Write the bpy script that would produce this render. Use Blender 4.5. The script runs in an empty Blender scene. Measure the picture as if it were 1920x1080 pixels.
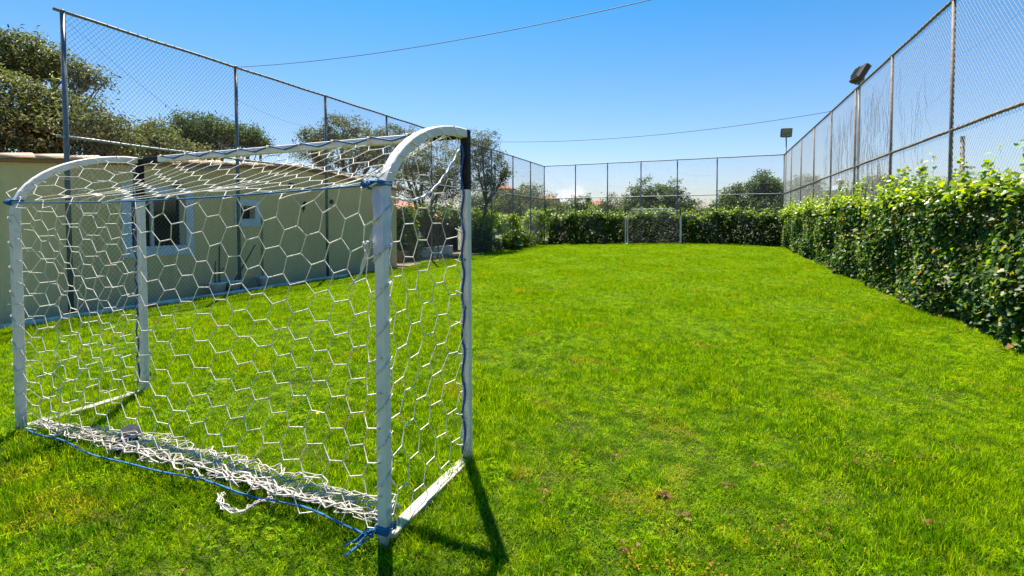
import bpy, math, random
import numpy as np
from mathutils import Vector, Matrix
R = math.radians
rng = np.random.default_rng(7)
random.seed(7)
S = bpy.context.scene
COL = S.collection

# ------------------------------------------------------------------ camera
CAM_H = 1.5
YAW, PITCH, ROLL, FPX = 0.3944, 0.0284, 0.0032, 902.07
cam_d = bpy.data.cameras.new('camera')
cam = bpy.data.objects.new('camera', cam_d); COL.objects.link(cam)
cam_d.sensor_width = 36.0
cam_d.lens = FPX / 1920 * 36
cam_d.shift_y = -100 / 1920
cam_d.clip_start = 0.05
cam_d.clip_end = 3000
cam.location = (0, 0, CAM_H)
cam.rotation_euler = (Matrix.Rotation(YAW, 3, 'Z') @ Matrix.Rotation(math.pi / 2 - PITCH, 3, 'X')
                      @ Matrix.Rotation(-ROLL, 3, 'Z')).to_euler()
S.camera = cam

# ------------------------------------------------------------------ light
SUN_EL = R(66)
SUN_DIR = Vector((-0.61 * math.cos(SUN_EL), 0.792 * math.cos(SUN_EL), math.sin(SUN_EL))).normalized()
w = bpy.data.worlds.new('World'); S.world = w; w.use_nodes = True
wn, wl = w.node_tree.nodes, w.node_tree.links
wn.clear()
wo = wn.new('ShaderNodeOutputWorld'); bg = wn.new('ShaderNodeBackground')
sky = wn.new('ShaderNodeTexSky'); sky.sky_type = 'NISHITA'; sky.sun_disc = False
sky.sun_elevation = SUN_EL
sky.sun_rotation = math.atan2(SUN_DIR.x, SUN_DIR.y)
sky.altitude = 0; sky.air_density = 1.0; sky.dust_density = 1.3; sky.ozone_density = 2.0
bg.inputs['Strength'].default_value = 0.066
hs = wn.new('ShaderNodeHueSaturation'); hs.inputs['Saturation'].default_value = 1.12
wb_ = wn.new('ShaderNodeMixRGB'); wb_.blend_type = 'MULTIPLY'; wb_.inputs[0].default_value = 1
sx = wn.new('ShaderNodeTexCoord'); sz = wn.new('ShaderNodeSeparateXYZ'); wl.new(sx.outputs['Generated'], sz.inputs[0])
szr = wn.new('ShaderNodeValToRGB'); wl.new(sz.outputs[2], szr.inputs[0])      # camera's rendering of the sky: lavender low, azure high
szr.color_ramp.elements[0].color = (.98, .93, 1.0, 1); szr.color_ramp.elements[0].position = .02
szr.color_ramp.elements[1].color = (.18, .69, .94, 1); szr.color_ramp.elements[1].position = .55
wl.new(szr.outputs[0], wb_.inputs[2])
wl.new(sky.outputs[0], wb_.inputs[1]); wl.new(wb_.outputs[0], hs.inputs['Color'])
# a few far cumulus puffs low over the horizon, all the way round
tc = wn.new('ShaderNodeTexCoord'); sep = wn.new('ShaderNodeSeparateXYZ')
wl.new(tc.outputs['Generated'], sep.inputs[0])
mp = wn.new('ShaderNodeMapping'); mp.inputs['Scale'].default_value = (26, 26, 44)
mp.inputs['Location'].default_value = (1.3, 0.4, 0.0)
wl.new(tc.outputs['Generated'], mp.inputs[0])
nz = wn.new('ShaderNodeTexNoise'); nz.inputs['Scale'].default_value = 1.0; nz.inputs['Detail'].default_value = 8
nz.inputs['Roughness'].default_value = 0.55
wl.new(mp.outputs[0], nz.inputs['Vector'])

def wmath(op, a, b=None, c=None, clamp=False):
    n = wn.new('ShaderNodeMath'); n.operation = op; n.use_clamp = clamp
    for i, v in enumerate((a, b, c)):
        if v is None: continue
        if isinstance(v, (int, float)): n.inputs[i].default_value = v
        else: wl.new(v, n.inputs[i])
    return n.outputs[0]

def puff(dirx, diry, dirz, rad):
    # a heap of cloud standing in one compass direction
    vd = wn.new('ShaderNodeVectorMath'); vd.operation = 'DISTANCE'
    v = Vector((dirx, diry, dirz)).normalized(); vd.inputs[1].default_value = v
    wl.new(tc.outputs['Generated'], vd.inputs[0])
    return wmath('MULTIPLY', wmath('SUBTRACT', 1.0, wmath('DIVIDE', vd.outputs['Value'], rad), clamp=True), 0.50)
puffs = wmath('ADD', wmath('ADD', puff(-0.268, 1, 0.055, 0.05), puff(-0.14, 1, 0.042, 0.045)), puff(-0.31, 1, 0.04, 0.04))
band = wmath('SUBTRACT', 1.0, wmath('DIVIDE', wmath('ABSOLUTE', wmath('SUBTRACT', sep.outputs[2], 0.03)), 0.09), clamp=True)
cl = wmath('ADD', wmath('SUBTRACT', nz.outputs['Fac'], 0.80), wmath('ADD', wmath('MULTIPLY', band, 0.12), puffs))
cl = wmath('MULTIPLY', cl, 2.6, clamp=True)
cl = wmath('MULTIPLY', cl, wmath('MULTIPLY', wmath('ADD', sep.outputs[2], 0.01), 60, clamp=True), clamp=True)
cl = wmath('MULTIPLY', cl, 0.62)
mixc = wn.new('ShaderNodeMixRGB'); wl.new(cl, mixc.inputs[0]); wl.new(hs.outputs[0], mixc.inputs[1])
mixc.inputs[2].default_value = (8.2, 8.0, 8.8, 1)
wl.new(mixc.outputs[0], bg.inputs[0]); wl.new(bg.outputs[0], wo.inputs[0])

sd = bpy.data.lights.new('sun', 'SUN'); sun = bpy.data.objects.new('sun', sd); COL.objects.link(sun)
sd.energy = 4.9; sd.angle = R(0.53); sd.color = (1.0, 0.94, 0.82)
sun.rotation_euler = SUN_DIR.to_track_quat('Z', 'Y').to_euler()
S.view_settings.view_transform = 'Standard'; S.view_settings.look = 'None'
S.view_settings.exposure = 1.45; S.view_settings.gamma = 1; S.view_settings.use_curve_mapping = False
S.render.engine = 'CYCLES'
S.cycles.max_bounces = 8; S.cycles.transparent_max_bounces = 8

# ------------------------------------------------------------------ helpers
def ray(px, py):
    Xr, Yr = px - 960, 439.95 - py
    X = Xr * math.cos(ROLL) - Yr * math.sin(ROLL); Y = Xr * math.sin(ROLL) + Yr * math.cos(ROLL)
    r, u = X / FPX, Y / FPX
    d = math.cos(PITCH) + u * math.sin(PITCH); z = u * math.cos(PITCH) - math.sin(PITCH)
    return Vector((r * math.cos(YAW) - d * math.sin(YAW), r * math.sin(YAW) + d * math.cos(YAW), z))
def at_y(px, py, Y): v = ray(px, py); return Vector((0, 0, CAM_H)) + v * (Y / v.y)
def at_x(px, py, X): v = ray(px, py); return Vector((0, 0, CAM_H)) + v * (X / v.x)
def at_z(px, py, Z=0): v = ray(px, py); return Vector((0, 0, CAM_H)) + v * ((Z - CAM_H) / v.z)
def dist_at(px, py, D): v = ray(px, py).normalized(); return Vector((0, 0, CAM_H)) + v * D

def lawn_z(x, y):
    x = np.asarray(x, float); y = np.asarray(y, float)
    t = np.clip((y - 13) / 14, 0, 1); t = t * t * (3 - 2 * t)
    z = t * (0.05 + 0.19 * np.exp(-((x + 1.2) / 5.0) ** 2))
    return z - 0.03 + 0.006 * np.sin(x * 2.1 + 1) * np.sin(y * 1.7) + 0.004 * np.sin(x * 5.3 + y * 4.1)

def tag(o, label=None, cat=None, group=None, kind=None):
    if label: o['label'] = label
    if cat: o['category'] = cat
    if group: o['group'] = group
    if kind: o['kind'] = kind
    return o
def link(name, me, parent=None, loc=None):
    o = bpy.data.objects.new(name, me); COL.objects.link(o)
    if parent: o.parent = parent
    if loc is not None: o.location = loc
    return o
def thing(name, label, cat, loc=(0, 0, 0), rz=0, group=None):
    o = bpy.data.objects.new(name, None); COL.objects.link(o)
    o.location = loc; o.rotation_euler = (0, 0, rz); o.empty_display_size = 0.2
    return tag(o, label, cat, group)

def mesh_np(name, V, F, mat=None, attr=None, smooth=False):
    V = np.asarray(V, np.float32).reshape(-1, 3); F = np.asarray(F, np.int32)
    me = bpy.data.meshes.new(name)
    me.vertices.add(len(V)); me.vertices.foreach_set('co', V.ravel())
    n, k = F.shape
    me.loops.add(n * k); me.loops.foreach_set('vertex_index', F.ravel())
    me.polygons.add(n); me.polygons.foreach_set('loop_start', np.arange(n, dtype=np.int32) * k)
    try: me.polygons.foreach_set('loop_total', np.full(n, k, np.int32))
    except Exception: pass
    if smooth: me.polygons.foreach_set('use_smooth', np.ones(n, bool))
    if attr is not None:
        a = me.attributes.new('rnd', 'FLOAT', 'POINT'); a.data.foreach_set('value', np.asarray(attr, np.float32))
    me.update(calc_edges=True)
    if mat: me.materials.append(mat)
    return me

class MB:
    def __init__(s): s.v = []; s.f = []
    def add(s, V, F):
        b = len(s.v); s.v += [tuple(v) for v in V]; s.f += [tuple(i + b for i in f) for f in F]; return s
    def box(s, c, d, rot=None, bev=0.0):
        x, y, z = d[0] / 2, d[1] / 2, d[2] / 2
        if bev:
            b = bev; V = []
            for zz, inn in ((-z, b), (-z + b, 0), (z - b, 0), (z, b)):
                for (sx, sy, o) in ((-1, -1, 0), (1, -1, 1), (1, 1, 0), (-1, 1, 1)):
                    X, Y = x - inn, y - inn
                    if inn: pts = [(sx * (X), sy * (Y - 1e-4)), (sx * (X - 1e-4), sy * Y)]
                    else: pts = [(sx * X, sy * (Y - b)), (sx * (X - b), sy * Y)]
                    if o == 1: pts = pts[::-1]
                    if o == 0: pts = pts
                    V += [Vector((p[0], p[1], zz)) for p in pts]
            F = []
            for r in range(3):
                for i in range(8):
                    j = (i + 1) % 8; F.append((r * 8 + i, r * 8 + j, r * 8 + 8 + j, r * 8 + 8 + i))
            F.append(tuple(range(7, -1, -1))); F.append(tuple(range(24, 32)))
        else:
            V = [Vector((sx * x, sy * y, sz * z)) for sz in (-1, 1) for sx, sy in ((-1, -1), (1, -1), (1, 1), (-1, 1))]
            F = [(0, 3, 2, 1), (4, 5, 6, 7), (0, 1, 5, 4), (1, 2, 6, 5), (2, 3, 7, 6), (3, 0, 4, 7)]
        if rot is not None: V = [rot @ v for v in V]
        c = Vector(c); return s.add([v + c for v in V], F)
    def tube(s, pts, r, n=8, cap=True, square=False, flat=1.0):
        pts = [Vector(p) for p in pts]
        if not hasattr(r, '__len__'): r = [r] * len(pts)
        up = Vector((0, 0, 1)); rings = []; a = None
        for i, p in enumerate(pts):
            t = (pts[min(i + 1, len(pts) - 1)] - pts[max(i - 1, 0)]).normalized()
            if a is None:
                a = (up if abs(t.z) < 0.9 else Vector((0, 1, 0))).cross(t).normalized()
            else: a = (a - t * a.dot(t)).normalized()
            b = t.cross(a)
            ring = []
            for k in range(n):
                if square:
                    # square tube, edges eased: 8 points
                    q = [(1, -.82), (1, .82), (.82, 1), (-.82, 1), (-1, .82), (-1, -.82), (-.82, -1), (.82, -1)][k]
                    ring.append(p + a * q[0] * r[i] + b * q[1] * r[i])
                else:
                    an = 2 * math.pi * k / n; ring.append(p + a * math.cos(an) * r[i] + b * math.sin(an) * r[i] * flat)
            rings.append(ring)
        V = [v for g in rings for v in g]; F = []
        for i in range(len(rings) - 1):
            for k in range(n):
                j = (k + 1) % n; F.append((i * n + k, i * n + j, (i + 1) * n + j, (i + 1) * n + k))
        if cap: F.append(tuple(range(n - 1, -1, -1))); F.append(tuple((len(rings) - 1) * n + k for k in range(n)))
        return s.add(V, F)
    def lathe(s, prof, c=(0, 0, 0), n=16):
        V = []; F = []
        for (r, z) in prof:
            for k in range(n):
                an = 2 * math.pi * k / n; V.append((c[0] + r * math.cos(an), c[1] + r * math.sin(an), c[2] + z))
        for i in range(len(prof) - 1):
            for k in range(n):
                j = (k + 1) % n; F.append((i * n + k, i * n + j, (i + 1) * n + j, (i + 1) * n + k))
        F.append(tuple(range(n - 1, -1, -1))); F.append(tuple((len(prof) - 1) * n + k for k in range(n)))
        return s.add(V, F)
    def mesh(s, name, mat=None, smooth=False):
        me = bpy.data.meshes.new(name); me.from_pydata(s.v, [], s.f)
        if smooth: me.polygons.foreach_set('use_smooth', [True] * len(me.polygons))
        if mat: me.materials.append(mat)
        me.update(); return me
    def build(s, name, mat=None, parent=None, smooth=False, loc=None):
        return link(name, s.mesh(name, mat, smooth), parent, loc)

def bars(P0, P1, r, n=3):
    """many straight strands at once"""
    P0 = np.asarray(P0, float); P1 = np.asarray(P1, float); m = len(P0)
    r = np.broadcast_to(np.asarray(r, float), (m,))
    t = P1 - P0; t /= np.maximum(np.linalg.norm(t, axis=1, keepdims=True), 1e-9)
    up = np.where(np.abs(t[:, 2:3]) < 0.9, np.array([[0, 0, 1.]]), np.array([[0, 1., 0]]))
    a = np.cross(up, t); a /= np.linalg.norm(a, axis=1, keepdims=True); b = np.cross(t, a)
    V = np.zeros((m, 2 * n, 3))
    for k in range(n):
        o = (a * math.cos(2 * math.pi * k / n) + b * math.sin(2 * math.pi * k / n)) * r[:, None]
        V[:, k] = P0 + o; V[:, n + k] = P1 + o
    F = np.array([[k, (k + 1) % n, n + (k + 1) % n, n + k] for k in range(n)])
    F = (F[None] + (np.arange(m) * 2 * n)[:, None, None]).reshape(-1, 4)
    return V.reshape(-1, 3), F

# ------------------------------------------------------------------ materials
def mat(name, col, rough=0.6, var=None, scale=5, detail=5, metal=0, bump=0, bscale=None, spec=0.5, coord='Object', lo=.35, hi=.65):
    m = bpy.data.materials.new(name); m.use_nodes = True
    nt = m.node_tree; p = nt.nodes['Principled BSDF']
    p.inputs['Base Color'].default_value = (*col, 1); p.inputs['Roughness'].default_value = rough
    p.inputs['Metallic'].default_value = metal; p.inputs['Specular IOR Level'].default_value = spec
    tcn = nt.nodes.new('ShaderNodeTexCoord')
    if var is not None:
        n = nt.nodes.new('ShaderNodeTexNoise'); n.inputs['Scale'].default_value = scale; n.inputs['Detail'].default_value = detail
        nt.links.new(tcn.outputs[coord], n.inputs['Vector'])
        r = nt.nodes.new('ShaderNodeValToRGB'); nt.links.new(n.outputs['Fac'], r.inputs[0])
        r.color_ramp.elements[0].color = (*col, 1); r.color_ramp.elements[1].color = (*var, 1)
        r.color_ramp.elements[0].position = lo; r.color_ramp.elements[1].position = hi
        nt.links.new(r.outputs[0], p.inputs['Base Color'])
    if bump:
        n2 = nt.nodes.new('ShaderNodeTexNoise'); n2.inputs['Scale'].default_value = bscale or scale * 4; n2.inputs['Detail'].default_value = 6
        nt.links.new(tcn.outputs[coord], n2.inputs['Vector'])
        b = nt.nodes.new('ShaderNodeBump'); b.inputs['Strength'].default_value = bump; b.inputs['Distance'].default_value = 0.02
        nt.links.new(n2.outputs['Fac'], b.inputs['Height']); nt.links.new(b.outputs[0], p.inputs['Normal'])
    return m

def leaf_mat(name, cols, trans=(0.2, 0.35, 0.02), tf=0.4, rough=0.45, spec=0.5, world_var=None):
    """cols: list of (pos, rgb) over the per-leaf random value"""
    m = bpy.data.materials.new(name); m.use_nodes = True
    nt = m.node_tree; N, L = nt.nodes, nt.links; p = N['Principled BSDF']; out = N['Material Output']
    at = N.new('ShaderNodeAttribute'); at.attribute_name = 'rnd'
    r = N.new('ShaderNodeValToRGB'); L.new(at.outputs['Fac'], r.inputs[0])
    e = r.color_ramp.elements
    while len(e) < len(cols): e.new(0.5)
    for i, (q, c) in enumerate(cols): e[i].position = q; e[i].color = (*c, 1)
    colout = r.outputs[0]
    if world_var:
        sc, c2, f = world_var
        g = N.new('ShaderNodeNewGeometry'); n = N.new('ShaderNodeTexNoise'); n.inputs['Scale'].default_value = sc
        L.new(g.outputs['Position'], n.inputs['Vector'])
        mr = N.new('ShaderNodeMapRange'); mr.inputs[1].default_value = .42; mr.inputs[2].default_value = .62; mr.inputs[4].default_value = f
        L.new(n.outputs['Fac'], mr.inputs[0])
        mx = N.new('ShaderNodeMixRGB'); L.new(mr.outputs[0], mx.inputs[0]); L.new(colout, mx.inputs[1]); mx.inputs[2].default_value = (*c2, 1)
        colout = mx.outputs[0]
    L.new(colout, p.inputs['Base Color']); p.inputs['Roughness'].default_value = rough
    p.inputs['Specular IOR Level'].default_value = spec
    tr = N.new('ShaderNodeBsdfTranslucent')
    mt = N.new('ShaderNodeMixRGB'); mt.blend_type = 'MULTIPLY'; mt.inputs[0].default_value = 1
    L.new(colout, mt.inputs[1]); mt.inputs[2].default_value = (*trans, 1)
    L.new(mt.outputs[0], tr.inputs[0])
    ms = N.new('ShaderNodeMixShader'); ms.inputs[0].default_value = tf
    L.new(p.outputs[0], ms.inputs[1]); L.new(tr.outputs[0], ms.inputs[2]); L.new(ms.outputs[0], out.inputs[0])
    return m

M = {}
M['white'] = mat('white_paint', (.78, .69, .66), .5, (.62, .55, .52), 9, bump=.15, bscale=40, lo=.45, hi=.8)
M['black'] = mat('black_paint', (.004, .004, .004), .65, (.02, .016, .014), 14, spec=.25)
M['net'] = mat('net_cord', (.76, .70, .62), .8, (.6, .53, .46), 12, bump=.4, bscale=300)
M['net_dirty'] = mat('soiled_net_cord', (.52, .47, .42), .9, (.36, .32, .27), 14)
M['net_shaded'] = mat('shaded_net_cord', (.32, .29, .27), .9, (.2, .18, .16), 8)  # far goal's net: the shade it hangs in is put into this darker colour
M['rope'] = mat('blue_rope', (.004, .09, .27), .6, (.006, .15, .34), 30, bump=.5, bscale=200)
M['rope_dark'] = mat('dark_blue_rope', (.01, .04, .2), .6, (.02, .08, .3), 30)
M['tape'] = mat('faded_tape', (.42, .41, .58), .35, (.62, .62, .74), 14)
M['galv'] = mat('galvanised_grey', (.10, .12, .15), .5, (.16, .18, .20), 6, metal=.2)
M['galv_rail'] = mat('galvanised_rail', (.28, .27, .26), .5, (.42, .40, .38), 18, metal=.2)
M['rusty'] = mat('rusty_steel', (.10, .075, .07), .7, (.20, .16, .14), 7, bump=.3)
M['rusty_rail'] = mat('rusty_rail', (.13, .10, .075), .7, (.24, .19, .14), 12, bump=.3)
M['top_rail'] = mat('dull_top_rail', (.10, .095, .09), .6, (.2, .18, .16), 18)
M['wire'] = mat('grey_wire', (.13, .15, .17), .6)
M['wire_light'] = mat('zinc_wire', (.42, .42, .42), .6)
M['cable'] = mat('cable_sheath', (.10, .12, .16), .7)

def grime(m, z0, z1, col, f):
    n = m.node_tree; p = n.nodes['Principled BSDF']; src = p.inputs['Base Color'].links[0].from_socket
    g = n.nodes.new('ShaderNodeNewGeometry'); sp = n.nodes.new('ShaderNodeSeparateXYZ'); n.links.new(g.outputs['Position'], sp.inputs[0])
    no = n.nodes.new('ShaderNodeTexNoise'); no.inputs['Scale'].default_value = 22; no.inputs['Detail'].default_value = 8; n.links.new(g.outputs['Position'], no.inputs['Vector'])
    a = n.nodes.new('ShaderNodeMath'); a.operation = 'MULTIPLY_ADD'; n.links.new(no.outputs['Fac'], a.inputs[0]); a.inputs[1].default_value = .5; n.links.new(sp.outputs[2], a.inputs[2])
    r_ = n.nodes.new('ShaderNodeMapRange'); r_.inputs[1].default_value = z1; r_.inputs[2].default_value = z0; r_.inputs[4].default_value = f; n.links.new(a.outputs[0], r_.inputs[0])
    # scuffs anywhere on the tube
    n2 = n.nodes.new('ShaderNodeTexNoise'); n2.inputs['Scale'].default_value = 34; n2.inputs['Detail'].default_value = 9; n2.inputs['Roughness'].default_value = .75; n.links.new(g.outputs['Position'], n2.inputs['Vector'])
    r2 = n.nodes.new('ShaderNodeMapRange'); r2.inputs[1].default_value = .63; r2.inputs[2].default_value = .68; r2.inputs[4].default_value = .55; n.links.new(n2.outputs['Fac'], r2.inputs[0])
    mx = n.nodes.new('ShaderNodeMath'); mx.operation = 'MAXIMUM'; n.links.new(r_.outputs[0], mx.inputs[0]); n.links.new(r2.outputs[0], mx.inputs[1])
    x = n.nodes.new('ShaderNodeMixRGB'); n.links.new(mx.outputs[0], x.inputs[0]); n.links.new(src, x.inputs[1]); x.inputs[2].default_value = (*col, 1); n.links.new(x.outputs[0], p.inputs['Base Color'])
grime(M['white'], .22, .42, (.26, .24, .15), .75)

# lawn soil below the blades
def lawn_nodes(m, blades):
    nt = m.node_tree; N, L = nt.nodes, nt.links
    g = N.new('ShaderNodeNewGeometry')
    def noise(sc, det=4, off=0):
        mp = N.new('ShaderNodeMapping'); mp.inputs['Location'].default_value = (off, off * .7, 0)
        L.new(g.outputs['Position'], mp.inputs[0])
        n = N.new('ShaderNodeTexNoise'); n.inputs['Scale'].default_value = sc; n.inputs['Detail'].default_value = det
        L.new(mp.outputs[0], n.inputs['Vector']); return n.outputs['Fac']
    def rng_(f, a, b, lo, hi):
        mr = N.new('ShaderNodeMapRange'); mr.inputs[1].default_value = a; mr.inputs[2].default_value = b
        mr.inputs[3].default_value = lo; mr.inputs[4].default_value = hi; L.new(f, mr.inputs[0]); return mr.outputs[0]
    def mix(f, a, b):
        mx = N.new('ShaderNodeMixRGB')
        if isinstance(f, float): mx.inputs[0].default_value = f
        else: L.new(f, mx.inputs[0])
        for i, c in ((1, a), (2, b)):
            if isinstance(c, tuple): mx.inputs[i].default_value = (*c, 1)
            else: L.new(c, mx.inputs[i])
        return mx.outputs[0]
    return g, noise, rng_, mix

m = bpy.data.materials.new('lawn_soil'); m.use_nodes = True
g, noise, rng_, mix = lawn_nodes(m, False)
c = mix(rng_(noise(1.2, 6), .4, .6, 0, 1), (.03, .045, .002), (.045, .07, .003))
c = mix(rng_(noise(40, 6), .4, .6, 0, 1), c, (.05, .05, .012))
m.node_tree.links.new(c, m.node_tree.nodes['Principled BSDF'].inputs['Base Color'])
m.node_tree.nodes['Principled BSDF'].inputs['Roughness'].default_value = .95
m.node_tree.nodes['Principled BSDF'].inputs['Specular IOR Level'].default_value = .1
M['soil'] = m

m = bpy.data.materials.new('grass_blade'); m.use_nodes = True
nt = m.node_tree; N, L = nt.nodes, nt.links
g, noise, rng_, mix = lawn_nodes(m, True)
at = N.new('ShaderNodeAttribute'); at.attribute_name = 'rnd'
ramp = N.new('ShaderNodeValToRGB'); L.new(at.outputs['Fac'], ramp.inputs[0])
e = ramp.color_ramp.elements
for _ in range(4): e.new(.5)
for i, (q, cc) in enumerate([(0, (.024, .09, .0)), (.35, (.08, .20, .0)), (.7, (.18, .34, .0)), (.94, (.30, .42, .002)), (.965, (.33, .30, .05)), (1, (.40, .33, .10))]):
    e[i].position = q; e[i].color = (*cc, 1)
big = rng_(noise(.9, 5), .38, .62, 0, .6)
c = mix(big, ramp.outputs[0], (.21, .33, .0))
med = rng_(noise(3.1, 5, 11), .50, .66, 0, .55)
c = mix(med, c, (.05, .13, .0))
fine = rng_(noise(11, 4, 23), .47, .58, 0, .62)
c = mix(fine, c, (.035, .11, .0))
lite = rng_(noise(8, 4, 61), .52, .62, 0, .5)
c = mix(lite, c, (.30, .40, .0))
dry = rng_(noise(1.7, 7, 37), .60, .68, 0, .8)
dry2 = N.new('ShaderNodeMath'); dry2.operation = 'MULTIPLY'; L.new(dry, dry2.inputs[0])
L.new(rng_(noise(38, 3, 5), .48, .56, 0, 1), dry2.inputs[1])
c = mix(dry2.outputs[0], c, (.36, .29, .04))
p = N['Principled BSDF']; L.new(c, p.inputs['Base Color']); p.inputs['Roughness'].default_value = .5
p.inputs['Specular IOR Level'].default_value = .05
tr = N.new('ShaderNodeBsdfTranslucent'); mm = N.new('ShaderNodeMixRGB'); mm.blend_type = 'MULTIPLY'; mm.inputs[0].default_value = 1
L.new(c, mm.inputs[1]); mm.inputs[2].default_value = (1.75, 1.6, .05, 1); L.new(mm.outputs[0], tr.inputs[0])
ms = N.new('ShaderNodeMixShader'); ms.inputs[0].default_value = .5
L.new(p.outputs[0], ms.inputs[1]); L.new(tr.outputs[0], ms.inputs[2]); L.new(ms.outputs[0], N['Material Output'].inputs[0])
M['grass'] = m

M['dirt'] = mat('dry_earth', (.16, .12, .07), .95, (.10, .12, .04), .6, bump=.5, bscale=6)
M['gutter'] = mat('dark_paving', (.05, .048, .05), .9, (.09, .085, .085), 5, bump=.4, bscale=30)
M['kerb'] = mat('pale_kerb', (.70, .67, .60), .8, (.5, .47, .4), 8)
M['stucco'] = mat('cream_stucco', (.92, .64, .32), .9, (.86, .58, .28), 1.3, bump=.5, bscale=60, lo=.3, hi=.75)
_m = M['stucco']; _n = _m.node_tree; _p = _n.nodes['Principled BSDF']; _src = _p.inputs['Base Color'].links[0].from_socket
_g = _n.nodes.new('ShaderNodeNewGeometry'); _mp = _n.nodes.new('ShaderNodeMapping'); _mp.inputs['Scale'].default_value = (1, 2.6, .35)
_n.links.new(_g.outputs['Position'], _mp.inputs[0]); _no = _n.nodes.new('ShaderNodeTexNoise'); _no.inputs['Scale'].default_value = 2.2; _no.inputs['Detail'].default_value = 8; _no.inputs['Roughness'].default_value = .7
_n.links.new(_mp.outputs[0], _no.inputs['Vector']); _r = _n.nodes.new('ShaderNodeMapRange'); _r.inputs[1].default_value = .52; _r.inputs[2].default_value = .72; _r.inputs[4].default_value = .45
_n.links.new(_no.outputs['Fac'], _r.inputs[0]); _x = _n.nodes.new('ShaderNodeMixRGB'); _n.links.new(_r.outputs[0], _x.inputs[0]); _n.links.new(_src, _x.inputs[1]); _x.inputs[2].default_value = (.52, .40, .22, 1)
_s = _n.nodes.new('ShaderNodeSeparateXYZ'); _n.links.new(_g.outputs['Position'], _s.inputs[0])
_a = _n.nodes.new('ShaderNodeMath'); _a.operation = 'ADD'; _n.links.new(_s.outputs[2], _a.inputs[0])
_b = _n.nodes.new('ShaderNodeMath'); _b.operation = 'MULTIPLY'; _b.inputs[1].default_value = .7; _n.links.new(_no.outputs['Fac'], _b.inputs[0]); _n.links.new(_b.outputs[0], _a.inputs[1])
_r2 = _n.nodes.new('ShaderNodeMapRange'); _r2.inputs[1].default_value = .55; _r2.inputs[2].default_value = .2; _r2.inputs[4].default_value = .5; _n.links.new(_a.outputs[0], _r2.inputs[0])
_x2 = _n.nodes.new('ShaderNodeMixRGB'); _n.links.new(_r2.outputs[0], _x2.inputs[0]); _n.links.new(_x.outputs[0], _x2.inputs[1]); _x2.inputs[2].default_value = (.42, .36, .27, 1)
_n.links.new(_x2.outputs[0], _p.inputs['Base Color'])
M['trimblue'] = mat('pale_blue_surround', (.72, .74, .84), .85, (.62, .65, .76), 6, bump=.3, bscale=80)
M['tile'] = mat('terracotta', (.48, .20, .10), .85, (.36, .22, .14), 7, bump=.3)
M['tilepale'] = mat('pale_verge_tile', (.58, .42, .30), .85, (.45, .30, .2), 7, bump=.3)
M['glass'] = mat('dark_glass', (.01, .012, .015), .08, spec=.8)
M['frame'] = mat('grey_frame', (.5, .5, .5), .5)
M['darkframe'] = mat('brown_frame', (.05, .04, .035), .6)
M['plastic'] = mat('white_plastic', (.72, .72, .74), .45, (.55, .55, .52), 12)
M['bark'] = mat('bark', (.10, .085, .065), .95, (.17, .15, .12), 9, bump=.7, bscale=25)
M['olive'] = leaf_mat('olive_leaf', [(0, (.03, .042, .015)), (.4, (.09, .115, .04)), (.8, (.21, .23, .10)), (1, (.42, .42, .24))], (1.3, 1.3, .6), .3, .55, .25)
M['olive_dark'] = leaf_mat('dark_olive_leaf', [(0, (.03, .05, .015)), (.6, (.10, .14, .035)), (1, (.22, .25, .09))], (1.3, 1.5, .6), .3, .6, .25)
M['broad'] = leaf_mat('broad_leaf', [(0, (.03, .07, .006)), (.6, (.09, .16, .008)), (1, (.22, .30, .015))], (1.8, 1.7, .5), .4, .4)
M['vine'] = leaf_mat('vine_leaf', [(0, (.012, .034, .005)), (.5, (.035, .085, .008)), (.8, (.09, .16, .008)), (.93, (.2, .29, .010)), (.97, (.28, .2, .03)), (1, (.3, .12, .04))], (1.7, 1.7, .5), .42, .45, .28)
M['far_leaf'] = leaf_mat('far_hedge_leaf', [(0, (.02, .05, .004)), (.5, (.06, .12, .006)), (.85, (.15, .24, .01)), (1, (.28, .36, .015))], (1.8, 1.7, .4), .5, .5, .25)
M['vine_top'] = leaf_mat('young_vine_leaf', [(0, (.09, .16, .004)), (.6, (.21, .32, .005)), (.95, (.34, .42, .01)), (1, (.35, .25, .05))], (1.7, 1.6, .5), .45, .4)

# ------------------------------------------------------------------ ground
def sheet(name, x0, x1, y0, y1, nx, ny, zf, m):
    xs = np.linspace(x0, x1, nx); ys = np.linspace(y0, y1, ny); X, Y = np.meshgrid(xs, ys)
    Z = zf(X, Y) if callable(zf) else np.full_like(X, zf)
    V = np.stack([X, Y, Z], -1).reshape(-1, 3)
    i = np.arange(nx - 1)[None] + np.arange(ny - 1)[:, None] * nx
    F = np.stack([i, i + 1, i + nx + 1, i + nx], -1).reshape(-1, 4)
    return tag(link(name, mesh_np(name, V, F, m, smooth=True)), kind='structure')
def outer_z(x, y):
    inside = (x > -11) & (x < 5) & (y > -8) & (y < 31)
    r = np.hypot(x, y)
    return np.where(inside, -0.16, -0.12 + 0.0 * r)
sheet('ground', -900, 900, -300, 1200, 61, 51, -0.16, M['dirt'])
sheet('lawn', -9.30, 3.9, -3.0, 29.3, 90, 200, lawn_z, M['soil'])
sheet('dirt_strip', -13.2, -9.45, 13.9, 29.3, 8, 20, lambda x, y: lawn_z(x, y) - .01, M['dirt'])
sheet('paving', -10.0, -9.40, -3.0, 13.9, 4, 20, -0.075, M['gutter'])
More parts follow.
